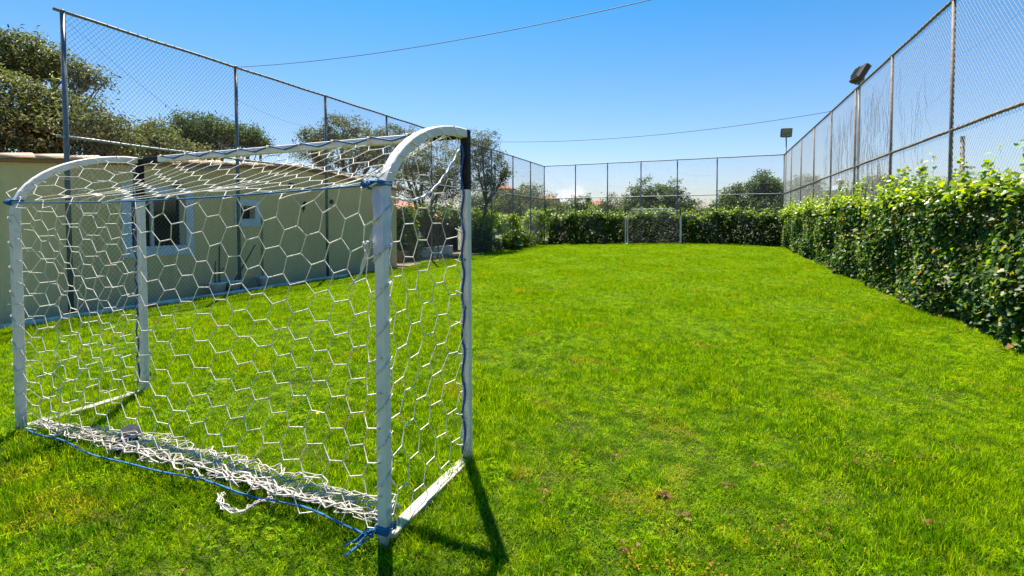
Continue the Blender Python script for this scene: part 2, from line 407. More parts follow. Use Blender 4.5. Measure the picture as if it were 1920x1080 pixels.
# kerb stones along the lawn
kerb = thing('kerb', 'narrow pale concrete kerb between the lawn and the dark paving', 'kerb', (-9.35, 3, 0))
kb = MB(); kb.box((0, 0, 0), (.09, 1.49, .16), bev=.012); kme = kb.mesh('kerb_stone', M['kerb'])
for i in range(9):
    o = link('kerb_stone', kme, kerb, (0.004 * (i % 2), -5.2 + 1.5 * i, -0.040 + .003 * ((i * 7) % 3)))

# far ridge
def ridge():
    xs = np.linspace(-700, 600, 90); V = []; F = []
    for x in xs:
        h = 5 + 3.5 * math.sin(x * .011 + 1) + 2.0 * math.sin(x * .031) + 5 * math.exp(-((x + 330) / 130) ** 2)
        V += [(x, 560, -1), (x, 600, max(h, .5)), (x, 700, max(h, .5) - 1)]
    for i in range(len(xs) - 1):
        for k in range(2): F.append((i * 3 + k, i * 3 + 3 + k, i * 3 + 4 + k, i * 3 + 1 + k))
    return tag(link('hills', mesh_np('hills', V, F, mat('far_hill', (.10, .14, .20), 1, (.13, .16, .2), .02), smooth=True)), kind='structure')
ridge()

# ------------------------------------------------------------------ grass (instanced patches in one object)
def blade_patch(name, n, rad, h0, h1, wd, segs):
    a = rng.uniform(0, 2 * math.pi, n); r = rad * np.sqrt(rng.uniform(0, 1, n)) * rng.uniform(.75, 1.1, n)
    bx, by = r * np.cos(a), r * np.sin(a)
    h = rng.uniform(h0, h1, n); az = rng.uniform(0, 2 * math.pi, n)
    lean = np.abs(rng.normal(.45, .35, n)); curl = rng.uniform(.2, 1.1, n)
    wdt = wd * rng.uniform(.6, 1.3, n); fac = az + math.pi / 2 + rng.normal(0, .5, n)
    dx, dy = np.cos(az), np.sin(az); wx, wy = np.cos(fac), np.sin(fac)
    V = []; rows = segs + 1
    P = np.zeros((n, rows, 2, 3))
    x = bx.copy(); y = by.copy(); z = np.full(n, -.006)
    for k in range(rows):
        t = k / segs
        ww = wdt * (1 - t ** 1.6) * .5 + 1e-4
        P[:, k, 0] = np.stack([x - wx * ww, y - wy * ww, z], -1); P[:, k, 1] = np.stack([x + wx * ww, y + wy * ww, z], -1)
        ang = lean + curl * t
        st = h / segs
        x = x + dx * np.sin(ang) * st; y = y + dy * np.sin(ang) * st; z = z + np.maximum(np.cos(ang), .05) * st
    F = np.array([[2 * k, 2 * k + 1, 2 * k + 3, 2 * k + 2] for k in range(segs)])
    F = (F[None] + (np.arange(n) * rows * 2)[:, None, None]).reshape(-1, 4)
    rn = np.repeat(rng.uniform(0, 1, n), rows * 2)
    return mesh_np(name, P.reshape(-1, 3), F, M['grass'], rn)

def clover_patch(name, n, rad):
    V = []; F = []; A = []
    for i in range(n):
        a = rng.uniform(0, 2 * math.pi); r = rad * math.sqrt(rng.uniform()); x, y = r * math.cos(a), r * math.sin(a)
        z = rng.uniform(.012, .03); s = rng.uniform(.006, .010); rr = rng.uniform(.3, .8)
        for k in range(3):
            b = a + k * 2.094; c, d = math.cos(b), math.sin(b); j = len(V)
            V += [(x, y, z), (x + s * (c - .6 * d), y + s * (d + .6 * c), z + .003), (x + 1.9 * s * c, y + 1.9 * s * d, z), (x + s * (c + .6 * d), y + s * (d - .6 * c), z + .003)]
            F.append((j, j + 1, j + 2, j + 3)); A += [rr] * 4
    return mesh_np(name, V, F, M['grass'], A)
pcol = bpy.data.collections.new('blade_patches')
specs = [('patch_a', 520, .17, .03, .065, .0046, 3), ('patch_b', 520, .17, .025, .075, .0042, 3),
         ('patch_c', 440, .17, .035, .085, .0050, 3), ('patch_d', 520, .17, .02, .05, .0052, 3), ('patch_e', 120, .09, .07, .15, .0046, 4)]
for sp in specs:
    pcol.objects.link(bpy.data.objects.new(sp[0], blade_patch(*sp)))
pcol.objects.link(bpy.data.objects.new('patch_f', clover_patch('patch_f', 26, .12)))

def scatter_pts():
    P = []; 
    def fill(x0, x1, y0, y1, sp, sc):
        nx, ny = int((x1 - x0) / sp), int((y1 - y0) / sp)
        X, Y = np.meshgrid(np.linspace(x0, x1, nx), np.linspace(y0, y1, ny))
        X = X.ravel() + rng.uniform(-.5, .5, X.size) * sp; Y = Y.ravel() + rng.uniform(-.5, .5, Y.size) * sp
        n = len(X); s = sc * rng.uniform(.85, 1.2, n)
        zs = s * np.clip(rng.normal(.95, .3, n), .45, 1.7) * (0.85 + .35 * np.sin(X * 1.9 + 2) * np.sin(Y * 1.5))
        idx = rng.integers(0, 4, n)
        P.append(np.stack([X, Y, s, zs, idx, rng.uniform(0, 6.283, n)], -1))
    fill(-9.28, 3.25, -1.2, 9, .155, 1.0)
    fill(-9.28, 3.45, 9, 17, .20, 1.15)
    fill(-9.28, 3.75, 17, 28.9, .25, 1.4)
    # longer tufts round the posts and under the bars, strays and clover
    ex = []
    for (cx, cy, n, sp) in ((-4.65, 2.66, 14, .14), (-1.36, 2.70, 9, .08), (-1.45, 2.25, 10, .22), (-4.7, 1.84, 8, .1), (-1.5, 1.84, 5, .06)):
        for _ in range(n): ex.append((cx + rng.normal(0, sp), cy + rng.normal(0, sp), .7, .75, 4))
    for _ in range(22): ex.append((rng.uniform(-4.6, -1.5), 1.84 + rng.normal(0, .06), .6, .45, 4))
    for _ in range(60):
        q = rng.uniform(13.6, 28.5); ex.append((-9.45 + rng.normal(0, .08), q, 1.0, 1.2, 4))
    for _ in range(90): ex.append((rng.uniform(-9.2, 3.2), rng.uniform(1, 14), .8, .5, 4))
    for _ in range(160): ex.append((3.22 + rng.normal(0, .07), rng.uniform(3, 28), .8, .6, 4))
    for _ in range(240): ex.append((rng.uniform(-6, 3.2), rng.uniform(.8, 9), .9, 1.5, 5))
    for _ in range(14): ex.append((-4.62 + rng.normal(0, .04), rng.uniform(1.9, 2.6), .6, .5, 4))
    ex = np.array(ex); n = len(ex)
    P.append(np.concatenate([ex, rng.uniform(0, 6.283, (n, 1))], 1))
    P = np.concatenate(P); return P
P = scatter_pts()
me = bpy.data.meshes.new('grass'); n = len(P)
me.vertices.add(n)
co = np.stack([P[:, 0], P[:, 1], lawn_z(P[:, 0], P[:, 1])], -1).astype(np.float32)
me.vertices.foreach_set('co', co.ravel())
a = me.attributes.new('scl', 'FLOAT_VECTOR', 'POINT'); a.data.foreach_set('vector', np.stack([P[:, 2], P[:, 2], P[:, 3]], -1).astype(np.float32).ravel())
a = me.attributes.new('rot', 'FLOAT_VECTOR', 'POINT'); a.data.foreach_set('vector', np.stack([P[:, 5] * 0, P[:, 5] * 0, P[:, 5]], -1).astype(np.float32).ravel())
a = me.attributes.new('idx', 'INT', 'POINT'); a.data.foreach_set('value', P[:, 4].astype(np.int32))
grass = tag(link('grass', me), 'bright green mown lawn grass with yellow patches', 'grass', kind='stuff')
ng = bpy.data.node_groups.new('grass_nodes', 'GeometryNodeTree')
ng.interface.new_socket('Geometry', in_out='INPUT', socket_type='NodeSocketGeometry')
ng.interface.new_socket('Geometry', in_out='OUTPUT', socket_type='NodeSocketGeometry')
gi = ng.nodes.new('NodeGroupInput'); go = ng.nodes.new('NodeGroupOutput')
iop = ng.nodes.new('GeometryNodeInstanceOnPoints'); ci = ng.nodes.new('GeometryNodeCollectionInfo')
ci.inputs['Collection'].default_value = pcol; ci.inputs['Separate Children'].default_value = True; ci.inputs['Reset Children'].default_value = True
iop.inputs['Pick Instance'].default_value = True
def nattr(nm, dt):
    q = ng.nodes.new('GeometryNodeInputNamedAttribute'); q.data_type = dt; q.inputs[0].default_value = nm; return q.outputs[0]
ng.links.new(gi.outputs[0], iop.inputs['Points']); ng.links.new(ci.outputs[0], iop.inputs['Instance'])
ng.links.new(nattr('idx', 'INT'), iop.inputs['Instance Index'])
e2r = ng.nodes.new('FunctionNodeEulerToRotation'); ng.links.new(nattr('rot', 'FLOAT_VECTOR'), e2r.inputs[0]); ng.links.new(e2r.outputs[0], iop.inputs['Rotation'])
ng.links.new(nattr('scl', 'FLOAT_VECTOR'), iop.inputs['Scale'])
ng.links.new(iop.outputs[0], go.inputs[0])
gm = grass.modifiers.new('grass', 'NODES'); gm.node_group = ng

# ------------------------------------------------------------------ leaves
def leaf_quads(C, Nrm, size, aspect=.45, fold=.15, jitter=.3):
    """rhombic folded leaves: 4 verts, 2 tris each"""
    n = len(C); C = np.asarray(C, float); Nrm = np.asarray(Nrm, float)
    Nrm = Nrm + rng.normal(0, jitter, (n, 3)); Nrm /= np.linalg.norm(Nrm, axis=1, keepdims=True)
    d = rng.normal(0, 1, (n, 3)); d -= Nrm * (d * Nrm).sum(1, keepdims=True); d /= np.linalg.norm(d, axis=1, keepdims=True)
    s = np.cross(Nrm, d); L = (np.asarray(size) * rng.uniform(.7, 1.25, n))[:, None]
    a = C; b = C + d * L * .5 + s * L * aspect * .5 + Nrm * L * fold; c = C + d * L; e = C + d * L * .5 - s * L * aspect * .5 + Nrm * L * fold
    V = np.stack([a, b, c, e], 1).reshape(-1, 3); i = np.arange(n) * 4
    F = np.concatenate([np.stack([i, i + 1, i + 2], -1), np.stack([i, i + 2, i + 3], -1)])
    return V, F
def leaf_lobed(C, Nrm, size, jitter=.35, dirbias=None):
    """broad lobed leaf: 9 verts, 8 tris, folded along its midrib"""
    n = len(C); Nrm = Nrm + rng.normal(0, jitter, (n, 3)); Nrm /= np.linalg.norm(Nrm, axis=1, keepdims=True)
    d = rng.normal(0, 1, (n, 3)) + (np.array(dirbias) if dirbias is not None else 0)
    d -= Nrm * (d * Nrm).sum(1, keepdims=True); d /= np.linalg.norm(d, axis=1, keepdims=True)
    s = np.cross(Nrm, d); L = (size * rng.uniform(.6, 1.3, n))[:, None]
    prof = [(0, 0, 0), (-.05, .35, .06), (.28, .52, .09), (.45, .30, .06), (.72, .32, .07), (1.0, 0, -.06), (.72, -.32, .07), (.45, -.30, .06), (.28, -.52, .09), (-.05, -.35, .06), (.45, 0, 0)]
    V = np.stack([C + d * L * u + s * L * v + Nrm * L * h for u, v, h in prof], 1)
    k = len(prof); F = []
    for j in range(10):
        F.append((10, j, (j + 1) % 10))
    F = np.array(F); F = (F[None] + (np.arange(n) * k)[:, None, None]).reshape(-1, 3)
    return V.reshape(-1, 3), F, k

# ------------------------------------------------------------------ trees
def branch_pts(a, b, bend, n=6):
    a, b = Vector(a), Vector(b); out = []
    off = Vector((random.uniform(-1, 1), random.uniform(-1, 1), random.uniform(-.3, .6))) * bend
    for i in range(n + 1):
        t = i / n; p = a.lerp(b, t) + off * math.sin(math.pi * t)
        if 0 < i < n: p += Vector((random.uniform(-1, 1), random.uniform(-1, 1), random.uniform(-1, 1))) * bend * .12
        out.append(p)
    return out
def tree(label, base, blobs, nleaf, leaf, mt, group=None, name='olive_tree', trunk=.16, aspect=.3, cl=.22, fork=.35, twigs=9, dens=28, cat='tree'):
    """blobs: (centre, (rx,ry,rz)) in world metres"""
    base = Vector(base); t = thing(name, label, cat, base, group=group)
    tb = MB(); cz = min(b[0][2] - b[1][2] * .5 for b in blobs)
    forkp = base.lerp(Vector((sum(b[0][0] for b in blobs) / len(blobs), sum(b[0][1] for b in blobs) / len(blobs), cz)), .9)
    forkp.z = base.z + (max(cz, base.z + .5) - base.z) * fork + .2
    tb.tube([p - base for p in branch_pts(base, forkp, .12, 4)], [trunk, trunk * .9, trunk * .8, trunk * .78, trunk * .75], 8)
    for (c, r) in blobs:
        c = Vector(c)
        pts = branch_pts(forkp, c, (c - forkp).length * .1, 6)
        tb.tube([p - base for p in pts], [trunk * .6 * (1 - .11 * i) for i in range(7)], 6)
        for _ in range(twigs):
            u = Vector((random.gauss(0, 1), random.gauss(0, 1), random.gauss(.2, .8))).normalized()
            q = c + Vector((u.x * r[0], u.y * r[1], u.z * r[2])) * random.uniform(.7, .95)
            s0 = pts[random.randint(3, 6)]
            tw = branch_pts(s0, q, .12, 4)
            tb.tube([p - base for p in tw], [trunk * .2, trunk * .16, trunk * .12, trunk * .08, trunk * .03], 4)
    tb.build('trunk', M['bark'], t, smooth=True)
    vol = np.array([b[1][0] * b[1][1] * b[1][2] for b in blobs]) ** (2 / 3); vol /= vol.sum()
    C = []; Nn = []; A = []
    for (c, r), f in zip(blobs, vol):
        n = int(nleaf * f); k = max(6, n // dens)
        u = rng.normal(0, 1, (k, 3)); u /= np.linalg.norm(u, axis=1, keepdims=True)
        rad = rng.uniform(.35, 1.0, k) ** .5
        bump = 1 + .22 * np.sin(u[:, 0] * 5 + c[0] * 3) * np.sin(u[:, 1] * 4 + c[1]) + .16 * np.sin(u[:, 2] * 7 + c[2] * 2)
        cc = np.array(c) + u * np.array(r) * (rad * bump)[:, None]
        idx = rng.integers(0, k, n)
        p = cc[idx] + rng.normal(0, cl * .5, (n, 3)) * np.array([1, 1, .75])
        C.append(p); Nn.append(u[idx] * .5 + np.array([0, 0, .6]) + rng.normal(0, .5, (n, 3)))
        A.append(np.clip(rng.uniform(0, 1, n) * .8 + rng.uniform(0, .35, k)[idx] - .08, 0, 1))
    C = np.concatenate(C) - np.array(base); Nn = np.concatenate(Nn); A = np.concatenate(A)
    V, F = leaf_quads(C, Nn, leaf, aspect)
    link('crown', mesh_np('crown', V, F, M[mt], np.repeat(A, 4)), t)
    return t

def B(px, py, D, wpx, hpx, dd=None):
    """an ellipsoid of foliage that stands D metres off and measures wpx x hpx pixels across"""
    c = dist_at(px, py, D); s = D / FPX * (math.cos(math.atan((px - 960) / FPX)))
    rx = wpx / 2 * s; rz = hpx / 2 * s
    return (tuple(c), (rx, dd or rx, rz))
def gbase(px, D, z=-.15):
    c = dist_at(px, 420, D); return (c.x, c.y, z)

TG = 'olive trees beyond the fences'
tree('tall grey green olive tree with long leaning boughs at the left edge', gbase(20, 19),
     [B(55, 95, 18, 120, 85), B(0, 100, 18, 120, 90), B(115, 120, 18, 90, 42), B(168, 142, 18, 60, 36), B(-60, 120, 18, 110, 120)],
     11000, .12, 'olive', TG, trunk=.2, twigs=14)
tree('broad bushy olive tree over the roof around the first fence post', gbase(90, 16.5),
     [B(20, 185, 16, 170, 100), B(60, 250, 16, 200, 90), B(150, 230, 16, 170, 90), B(-40, 230, 16, 120, 120), B(195, 258, 16, 90, 80), B(105, 200, 16.4, 110, 70)],
     22000, .12, 'olive', TG, trunk=.2, twigs=6)
tree('low olive bush tree just right of the first fence post above the roof', gbase(270, 18),
     [B(270, 262, 18, 120, 55), B(300, 250, 18.5, 60, 50), B(235, 278, 17.5, 110, 40), B(340, 278, 18, 90, 30)], 9000, .12, 'olive', TG, twigs=5)
tree('round crowned olive tree over the roof left of the second fence post', gbase(395, 20),
     [B(375, 235, 20, 90, 55), B(400, 250, 20, 70, 55), B(345, 250, 20, 50, 30), B(425, 245, 20, 40, 30), B(360, 275, 20, 90, 30)], 9500, .12, 'olive_dark', TG, twigs=9)
tree('small olive tree with two tufts over the roof right of the second fence post', gbase(475, 21),
     [B(465, 250, 21, 50, 38), B(487, 262, 21, 34, 30), B(440, 262, 21, 40, 26)], 4000, .12, 'olive_dark', TG, twigs=8)
tree('wide olive tree above the crossbar at the third fence post', gbase(640, 21),
     [B(645, 245, 21, 95, 55), B(690, 262, 21, 80, 45), B(600, 262, 21, 70, 40), B(573, 255, 21, 34, 32), B(720, 275, 21, 80, 50), B(640, 290, 21, 160, 60)], 14000, .12, 'olive', TG, twigs=8)
tree('shaded olive tree seen through the side net of the near goal', gbase(790, 23),
     [B(765, 300, 23, 110, 70), B(820, 305, 23, 120, 80), B(790, 345, 23, 170, 70), B(850, 330, 23, 90, 90), B(745, 250, 23, 60, 36)], 16000, .12, 'olive', TG, twigs=8)
tree('open branched olive tree just right of the near goal post', gbase(880, 24),
     [B(905, 265, 24, 60, 46), B(890, 290, 24, 70, 60), B(930, 315, 24, 60, 55), B(910, 345, 24, 70, 30), B(945, 330, 24, 26, 34)], 7500, .12, 'olive', TG, trunk=.11, twigs=16, fork=.7)
far = [
    ('wide dark olive tree filling the gap left of the far left corner post', 960, 40, [(940, 400, 110, 50), (985, 395, 100, 56), (900, 395, 70, 60), (1020, 402, 80, 44)], 'olive_dark', 9000),
    ('long low olive tree behind the first bays of the far fence', 1100, 42, [(1060, 405, 90, 40), (1110, 405, 90, 36), (1150, 405, 80, 34), (1180, 400, 60, 40)], 'olive_dark', 8000),
    ('low spreading olive tree between the far goal and the corner floodlight', 1350, 42, [(1330, 406, 70, 22), (1380, 400, 80, 36), (1440, 400, 90, 44), (1290, 402, 60, 30)], 'olive_dark', 7000),
    ('dark low olive tree at the far left corner of the lawn', 900, 38, [(900, 385, 70, 60), (935, 392, 80, 50), (880, 400, 50, 60)], 'olive_dark', 7000),
    ('leafy olive tree below the round red roofed house', 950, 33, [(945, 385, 60, 60), (975, 375, 60, 50), (955, 410, 90, 50)], 'olive', 7000),
    ('pointed olive tree at the left corner post of the far fence', 990, 36, [(985, 362, 34, 36), (1008, 365, 36, 30), (1000, 390, 90, 60), (1035, 398, 60, 50)], 'olive', 7000),
    ('olive tree left of the first far fence bay post', 1080, 38, [(1082, 388, 50, 42), (1060, 398, 50, 36), (1095, 402, 40, 30)], 'olive_dark', 4500),
    ('wispy olive tree left of the far goal', 1155, 36, [(1153, 385, 48, 40), (1130, 398, 50, 34), (1160, 402, 50, 30)], 'olive', 4500),
    ('large loose crowned tree right behind the far goal', 1220, 34, [(1205, 362, 50, 44), (1240, 372, 60, 50), (1262, 362, 40, 40), (1225, 395, 90, 50), (1195, 385, 50, 50), (1275, 390, 60, 44)], 'olive_dark', 12000),
    ('low sloping tree right of the far goal', 1300, 38, [(1290, 398, 50, 34), (1310, 406, 40, 24)], 'olive', 2500),
    ('twin tufted dark tree right of the gap behind the far fence', 1370, 34, [(1368, 368, 40, 36), (1387, 356, 22, 26), (1360, 390, 60, 44), (1385, 390, 50, 44), (1340, 402, 50, 30)], 'olive_dark', 6000),
    ('round dark tree beside the far corner floodlight', 1435, 34, [(1432, 352, 56, 48), (1448, 362, 44, 44), (1430, 338, 26, 24), (1435, 390, 90, 50), (1410, 368, 30, 30)], 'olive_dark', 8000),
    ('grey olive tree behind the far end of the right fence', 1510, 34, [(1510, 352, 60, 36), (1500, 380, 60, 50), (1530, 372, 40, 40)], 'olive', 5000),
    ('low grey tree behind the right hedge under the side floodlight', 1640, 26, [(1645, 352, 60, 34), (1670, 362, 50, 26), (1620, 368, 40, 24)], 'olive', 4000),
    ('small round olive bush behind the doubled post of the right fence', 1795, 20, [(1795, 362, 46, 30), (1780, 376, 50, 24)], 'olive', 2500),
]
for lab, gx, D, bl, mt_, nl in far:
    tree(lab, gbase(gx, D), [B(b[0], b[1], D, b[2], b[3]) for b in bl], nl, .17 if D > 30 else .12, mt_, TG, twigs=5, cl=.3, aspect=.36)
# narrow cypress between the far trees
cy = dist_at(1103, 385, 60)
tree('slim dark cypress between two far olive trees', (cy.x, cy.y, -.15), [B(1103, 378, 60, 8, 26), B(1103, 390, 60, 12, 20)], 1500, .25, 'olive_dark', None, name='cypress_tree', twigs=2, cl=.3)

# ------------------------------------------------------------------ cream building
WX = -10.0
def wtop(y): return 2.86 - .075 * abs(y - 9.6)
house = thing('cream_building', 'long low cream stucco building with a shallow tiled gable beside the lawn', 'building', (WX - 3, 7, -.1))
hl = Vector((WX - 3, 7, -.1))
def hadd(mb): return [Vector(v) - hl for v in mb]
# front wall with two openings (built as a ring of pieces so the openings are real)
win = [(5.55, 6.56, .99, 2.04), (7.80, 8.18, 1.53, 1.87)]
ys = sorted({-2.5, 13.72, 9.6} | {a for q in win for a in q[:2]})
wb = MB()
def quad(x, y0, z0, y1, z1, zt0=None, zt1=None):
    wb.add([(x, y0, z0), (x, y1, z0), (x, y1, zt1 if zt1 is not None else z1), (x, y0, zt0 if zt0 is not None else z1)], [(0, 1, 2, 3)])
for a, b in zip(ys[:-1], ys[1:]):
    hole = next((q for q in win if q[0] <= a and b <= q[1]), None)
    if hole:
        quad(WX, a, -.1, b, hole[2]); quad(WX, a, hole[3], b, 0, wtop(a), wtop(b))
    else: quad(WX, a, -.1, b, 0, wtop(a), wtop(b))
for (y0, y1, z0, z1) in win:   # reveals
    for (p, q) in (((y0, z0), (y1, z0)), ((y1, z0), (y1, z1)), ((y1, z1), (y0, z1)), ((y0, z1), (y0, z0))):
        wb.add([(WX, p[0], p[1]), (WX, q[0], q[1]), (WX - .2, q[0], q[1]), (WX - .2, p[0], p[1])], [(0, 1, 2, 3)])
wb.add([(WX, 13.72, -.1), (WX - 6, 13.72, -.1), (WX - 6, 13.72, wtop(13.72)), (WX, 13.72, wtop(13.72))], [(0, 1, 2, 3)])
wb.add([(WX, -2.5, -.1), (WX - 6, -2.5, -.1), (WX - 6, -2.5, wtop(-2.5)), (WX, -2.5, wtop(-2.5))], [(3, 2, 1, 0)])
wb.add([(WX - 6, -2.5, -.1), (WX - 6, 13.72, -.1), (WX - 6, 13.72, wtop(13.72)), (WX - 6, 9.6, wtop(9.6)), (WX - 6, -2.5, wtop(-2.5))], [(0, 1, 2, 3, 4)])
wb.v = [tuple(Vector(v) - hl) for v in wb.v]
wb.build('wall', M['stucco'], house)
rb = MB()
for (a, b) in ((-2.7, 9.6), (9.6, 13.9)):
    V = []
    for x in (WX + .06, WX - 6.1):
        for y in (a, b):
            for dz in (.003, .07): V.append(Vector((x, y, wtop(y) + dz)) - hl)
    rb.add(V, [(0, 1, 3, 2), (4, 6, 7, 5), (0, 4, 5, 1), (2, 3, 7, 6), (1, 5, 7, 3), (0, 2, 6, 4)])
roof = rb.build('roof', M['tile'], house)
# verge tiles, each a half barrel lying along the slope
def barrel(L, r, n=8):
    b = MB(); V = []; F = []
    for e_ in (0, 1):
        rr = r * (1 - .1 * e_)
        for k in range(n + 1):
            an = math.pi * k / n; V.append((rr * math.cos(an), (e_ - .5) * L, rr * math.sin(an) * .8))
            V.append(((rr - .014) * math.cos(an), (e_ - .5) * L, (rr - .014) * math.sin(an) * .8))
    m_ = 2 * (n + 1)
    for k in range(n):
        F += [(2 * k, 2 * k + 2, m_ + 2 * k + 2, m_ + 2 * k), (2 * k + 1, m_ + 2 * k + 1, m_ + 2 * k + 3, 2 * k + 3),
              (2 * k, 2 * k + 1, 2 * k + 3, 2 * k + 2), (m_ + 2 * k, m_ + 2 * k + 2, m_ + 2 * k + 3, m_ + 2 * k + 1)]
    return b.add(V, F)
bt = barrel(.50, .10).mesh('tile', M['tilepale'], True)
y = -2.4
while y < 13.7:
    s_ = 1 if y < 9.6 else -1
    o = link('tile', bt, roof, Vector((WX + .035, y, wtop(y) + .068 + random.uniform(-.004, .006))) - hl)
    o.rotation_euler = (math.atan(.075) * s_ + R(2.4) * s_, 0, 0 if s_ < 0 else math.pi); 
    if s_ > 0: o.rotation_euler = (-math.atan(.075) - R(2.4), 0, math.pi)
    y += .45
# windows
def window(y0, y1, z0, z1, sw, mull, sill=True):
    f = MB()
    yc, zc = (y0 + y1) / 2, (z0 + z1) / 2
    f.box((WX + .012, yc, z1 + sw / 2 + .001), (.03, y1 - y0 + 2 * sw, sw)); f.box((WX + .012, yc, z0 - sw / 2 - .001), (.03, y1 - y0 + 2 * sw, sw))
    f.box((WX + .012, y0 - sw / 2, zc), (.03, sw, z1 - z0)); f.box((WX + .012, y1 + sw / 2, zc), (.03, sw, z1 - z0))
    f.v = [tuple(Vector(v) - hl) for v in f.v]
    o = f.build('window', M['trimblue'], house)
    g_ = MB(); t = .045
    for yy in (y0 + t / 2, y1 - t / 2): g_.box((WX - .12, yy, zc), (.04, t, z1 - z0))
    for zz in (z0 + t / 2, z1 - t / 2): g_.box((WX - .122, yc, zz), (.04, y1 - y0 - 2 * t, t))
    if mull: g_.box((WX - .115, y0 + (y1 - y0) * mull, zc), (.05, .06, z1 - z0 - 2 * t))
    g_.v = [tuple(Vector(v) - hl) for v in g_.v]; g_.build('frame', M['frame'], o)
    p_ = MB(); p_.box((WX - .14, yc, zc), (.012, y1 - y0 - .05, z1 - z0 - .05)); p_.v = [tuple(Vector(v) - hl) for v in p_.v]
    p_.build('pane', M['glass'], o)
    if sill:
        s_ = MB(); s_.box((WX - .03, yc, z0 + .02), (.15, y1 - y0 - .01, .035)); s_.v = [tuple(Vector(v) - hl) for v in s_.v]
        s_.build('sill', M['trimblue'], o)
    return o
window(*win[0], .15, .42)
w2 = window(*win[1], .14, None)
gr = MB()
for k in range(3): gr.box((WX - .06, 7.8 + .38 * (k + 1) / 4, 1.70), (.012, .012, .33))
gr.box((WX - .05, 7.99, 1.70), (.012, .37, .014)); gr.v = [tuple(Vector(v) - hl) for v in gr.v]
gr.build('grille', M['darkframe'], w2)
# fittings on the wall
def wall_at(px, py): q = at_x(px, py, WX); return q
q = wall_at(328, 345); b = MB(); b.lathe([(.05, 0), (.055, .03), (.03, .09), (.012, .1)], (0, 0, 0), 12); b.box((-.05, 0, .04), (.06, .05, .05))
b.build('wall_lamp', M['darkframe'], None, True, q + Vector((.09, 0, -.03)))
tag(bpy.data.objects['wall_lamp'], 'small dark lamp on the cream wall over the large window', 'lamp')
for i, (px, py) in enumerate(((545, 346), (578, 351))):
    q = wall_at(px, py); b = MB(); b.lathe([(.075, 0), (.085, .02), (.07, .05), (.03, .055)], (0, 0, 0), 14)
    b.box((0, 0, .06), (.11, .014, .01)); b.box((0, 0, .062), (.014, .11, .01))
    o = b.build('wall_vent', M['darkframe'], None, True, q); o.rotation_euler = (0, R(90), 0)
    o.scale = (1, 1, 1) if i == 0 else (.75, .75, 1)
    tag(o, ['larger round black vent high on the cream wall, the left one of the pair', 'smaller round black vent high on the cream wall, the right one of the pair'][i], 'vent', 'black wall vents')
q = wall_at(621, 376); b = MB(); b.lathe([(.06, 0), (.07, .02), (.055, .045), (.02, .05)], (0, 0, 0), 14)
o = b.build('junction_box', M['gutter'], None, True, q); o.rotation_euler = (0, R(90), 0); tag(o, 'faded round junction box on the cream wall below the two black vents', 'junction box')
# little lizard ornament
q = wall_at(569, 385); b = MB()
b.tube([(0, .04, .14), (0, .025, .11), (0, .01, .05), (0, -.01, -.02), (0, -.03, -.09), (0, -.015, -.16)], [.012, .022, .028, .024, .012, .003], 8)
for (yy, zz, dy, dz) in ((.02, .08, .07, .05), (.01, .08, -.06, .04), (-.01, -.03, .06, -.05), (-.02, -.03, -.07, -.04)):
    b.tube([(0, yy, zz), (.004, yy + dy * .6, zz + dz * .4), (0, yy + dy, zz + dz)], [.009, .008, .006], 6)
o = b.build('lizard_ornament', M['black'], None, True, q + Vector((.03, 0, 0))); tag(o, 'small black lizard ornament fixed to the cream wall', 'ornament')
# rainwater pipe and awning bar
q = wall_at(490, 440); b = MB()
b.tube([(0, 0, -.08), (0, 0, 1.45), (0, 0, 1.62)], .018, 8); 
for zz in (.4, 1.1): b.box((-.012, 0, zz), (.03, .055, .03))
o = b.build('wall_pipe', mat('ochre_pipe', (.42, .33, .14), .7), None, True, (WX + .03, q.y, 0)); tag(o, 'thin ochre pipe running down the cream wall beside the small window', 'pipe')
a_, b_ = wall_at(350, 316), wall_at(440, 309); b = MB(); b.tube([(0, 0, 0), (b_ - a_)], .022, 8); b.box((-.05, .02, 0), (.1, .05, .06)); b.box((b_ - a_) + Vector((-.05, 0, 0)), (.1, .05, .05))
o = b.build('awning_bar', M['galv_rail'], None, False, a_ + Vector((.12, 0, 0))); tag(o, 'short horizontal grey awning bar under the roof edge', 'bar')

# ------------------------------------------------------------------ pots and props on the paving
def pot(x, y, s, label, rim_tilt=0, name='white_pot', m_='plastic', h=.26):
    t = thing(name, label, 'pot', (x, y, -.072), group='white pots along the building')
    b = MB(); b.lathe([(.10 * s, 0), (.15 * s, h), (.165 * s, h + .01), (.165 * s, h + .04), (.145 * s, h + .04), (.135 * s, h - .03)], n=18)
    b.build('body', M[m_], t, True)
    c_ = MB(); c_.lathe([(.001, h - .035), (.134 * s, h - .032)], n=18); c_.build('soil', M['dirt'], t)
    return t
pA = at_z(414, 545, -.07); pB = at_z(437, 541, -.07); pC = at_z(491, 534, -.07)
pot(-9.68, 6.98, 1.15, 'white pot with dead stems, leftmost of the three pots by the wall')
pot(-9.72, 7.38, 1.15, 'white pot with a tall leaning bare stick, middle one of the three pots')
pot(-9.72, 8.15, 1.0, 'small white pot with a green sprig, rightmost of the three pots')
def stick(a, b, r, label, br=()):
    mb = MB(); a, b = Vector(a), Vector(b); pts = [a.lerp(b, k / 5) + Vector((0, random.uniform(-.008, .008), 0)) for k in range(6)]
    mb.tube([p - a for p in pts], [r, r, r * .95, r * .9, r * .85, r * .8], 7)
    for (t, d) in br: mb.tube([a.lerp(b, t) - a, a.lerp(b, t) - a + Vector(d)], [r * .8, r * .6], 6)
    o = mb.build('bare_stick', M['bark'], None, True, a); tag(o, label, 'stick', 'bare sticks standing in the pots')
stick((-9.68, 7.03, .1), at_x(411, 457, -9.8), .018, 'upright bare brown stick standing in the leftmost white pot', [(.35, (0, .10, .10))])
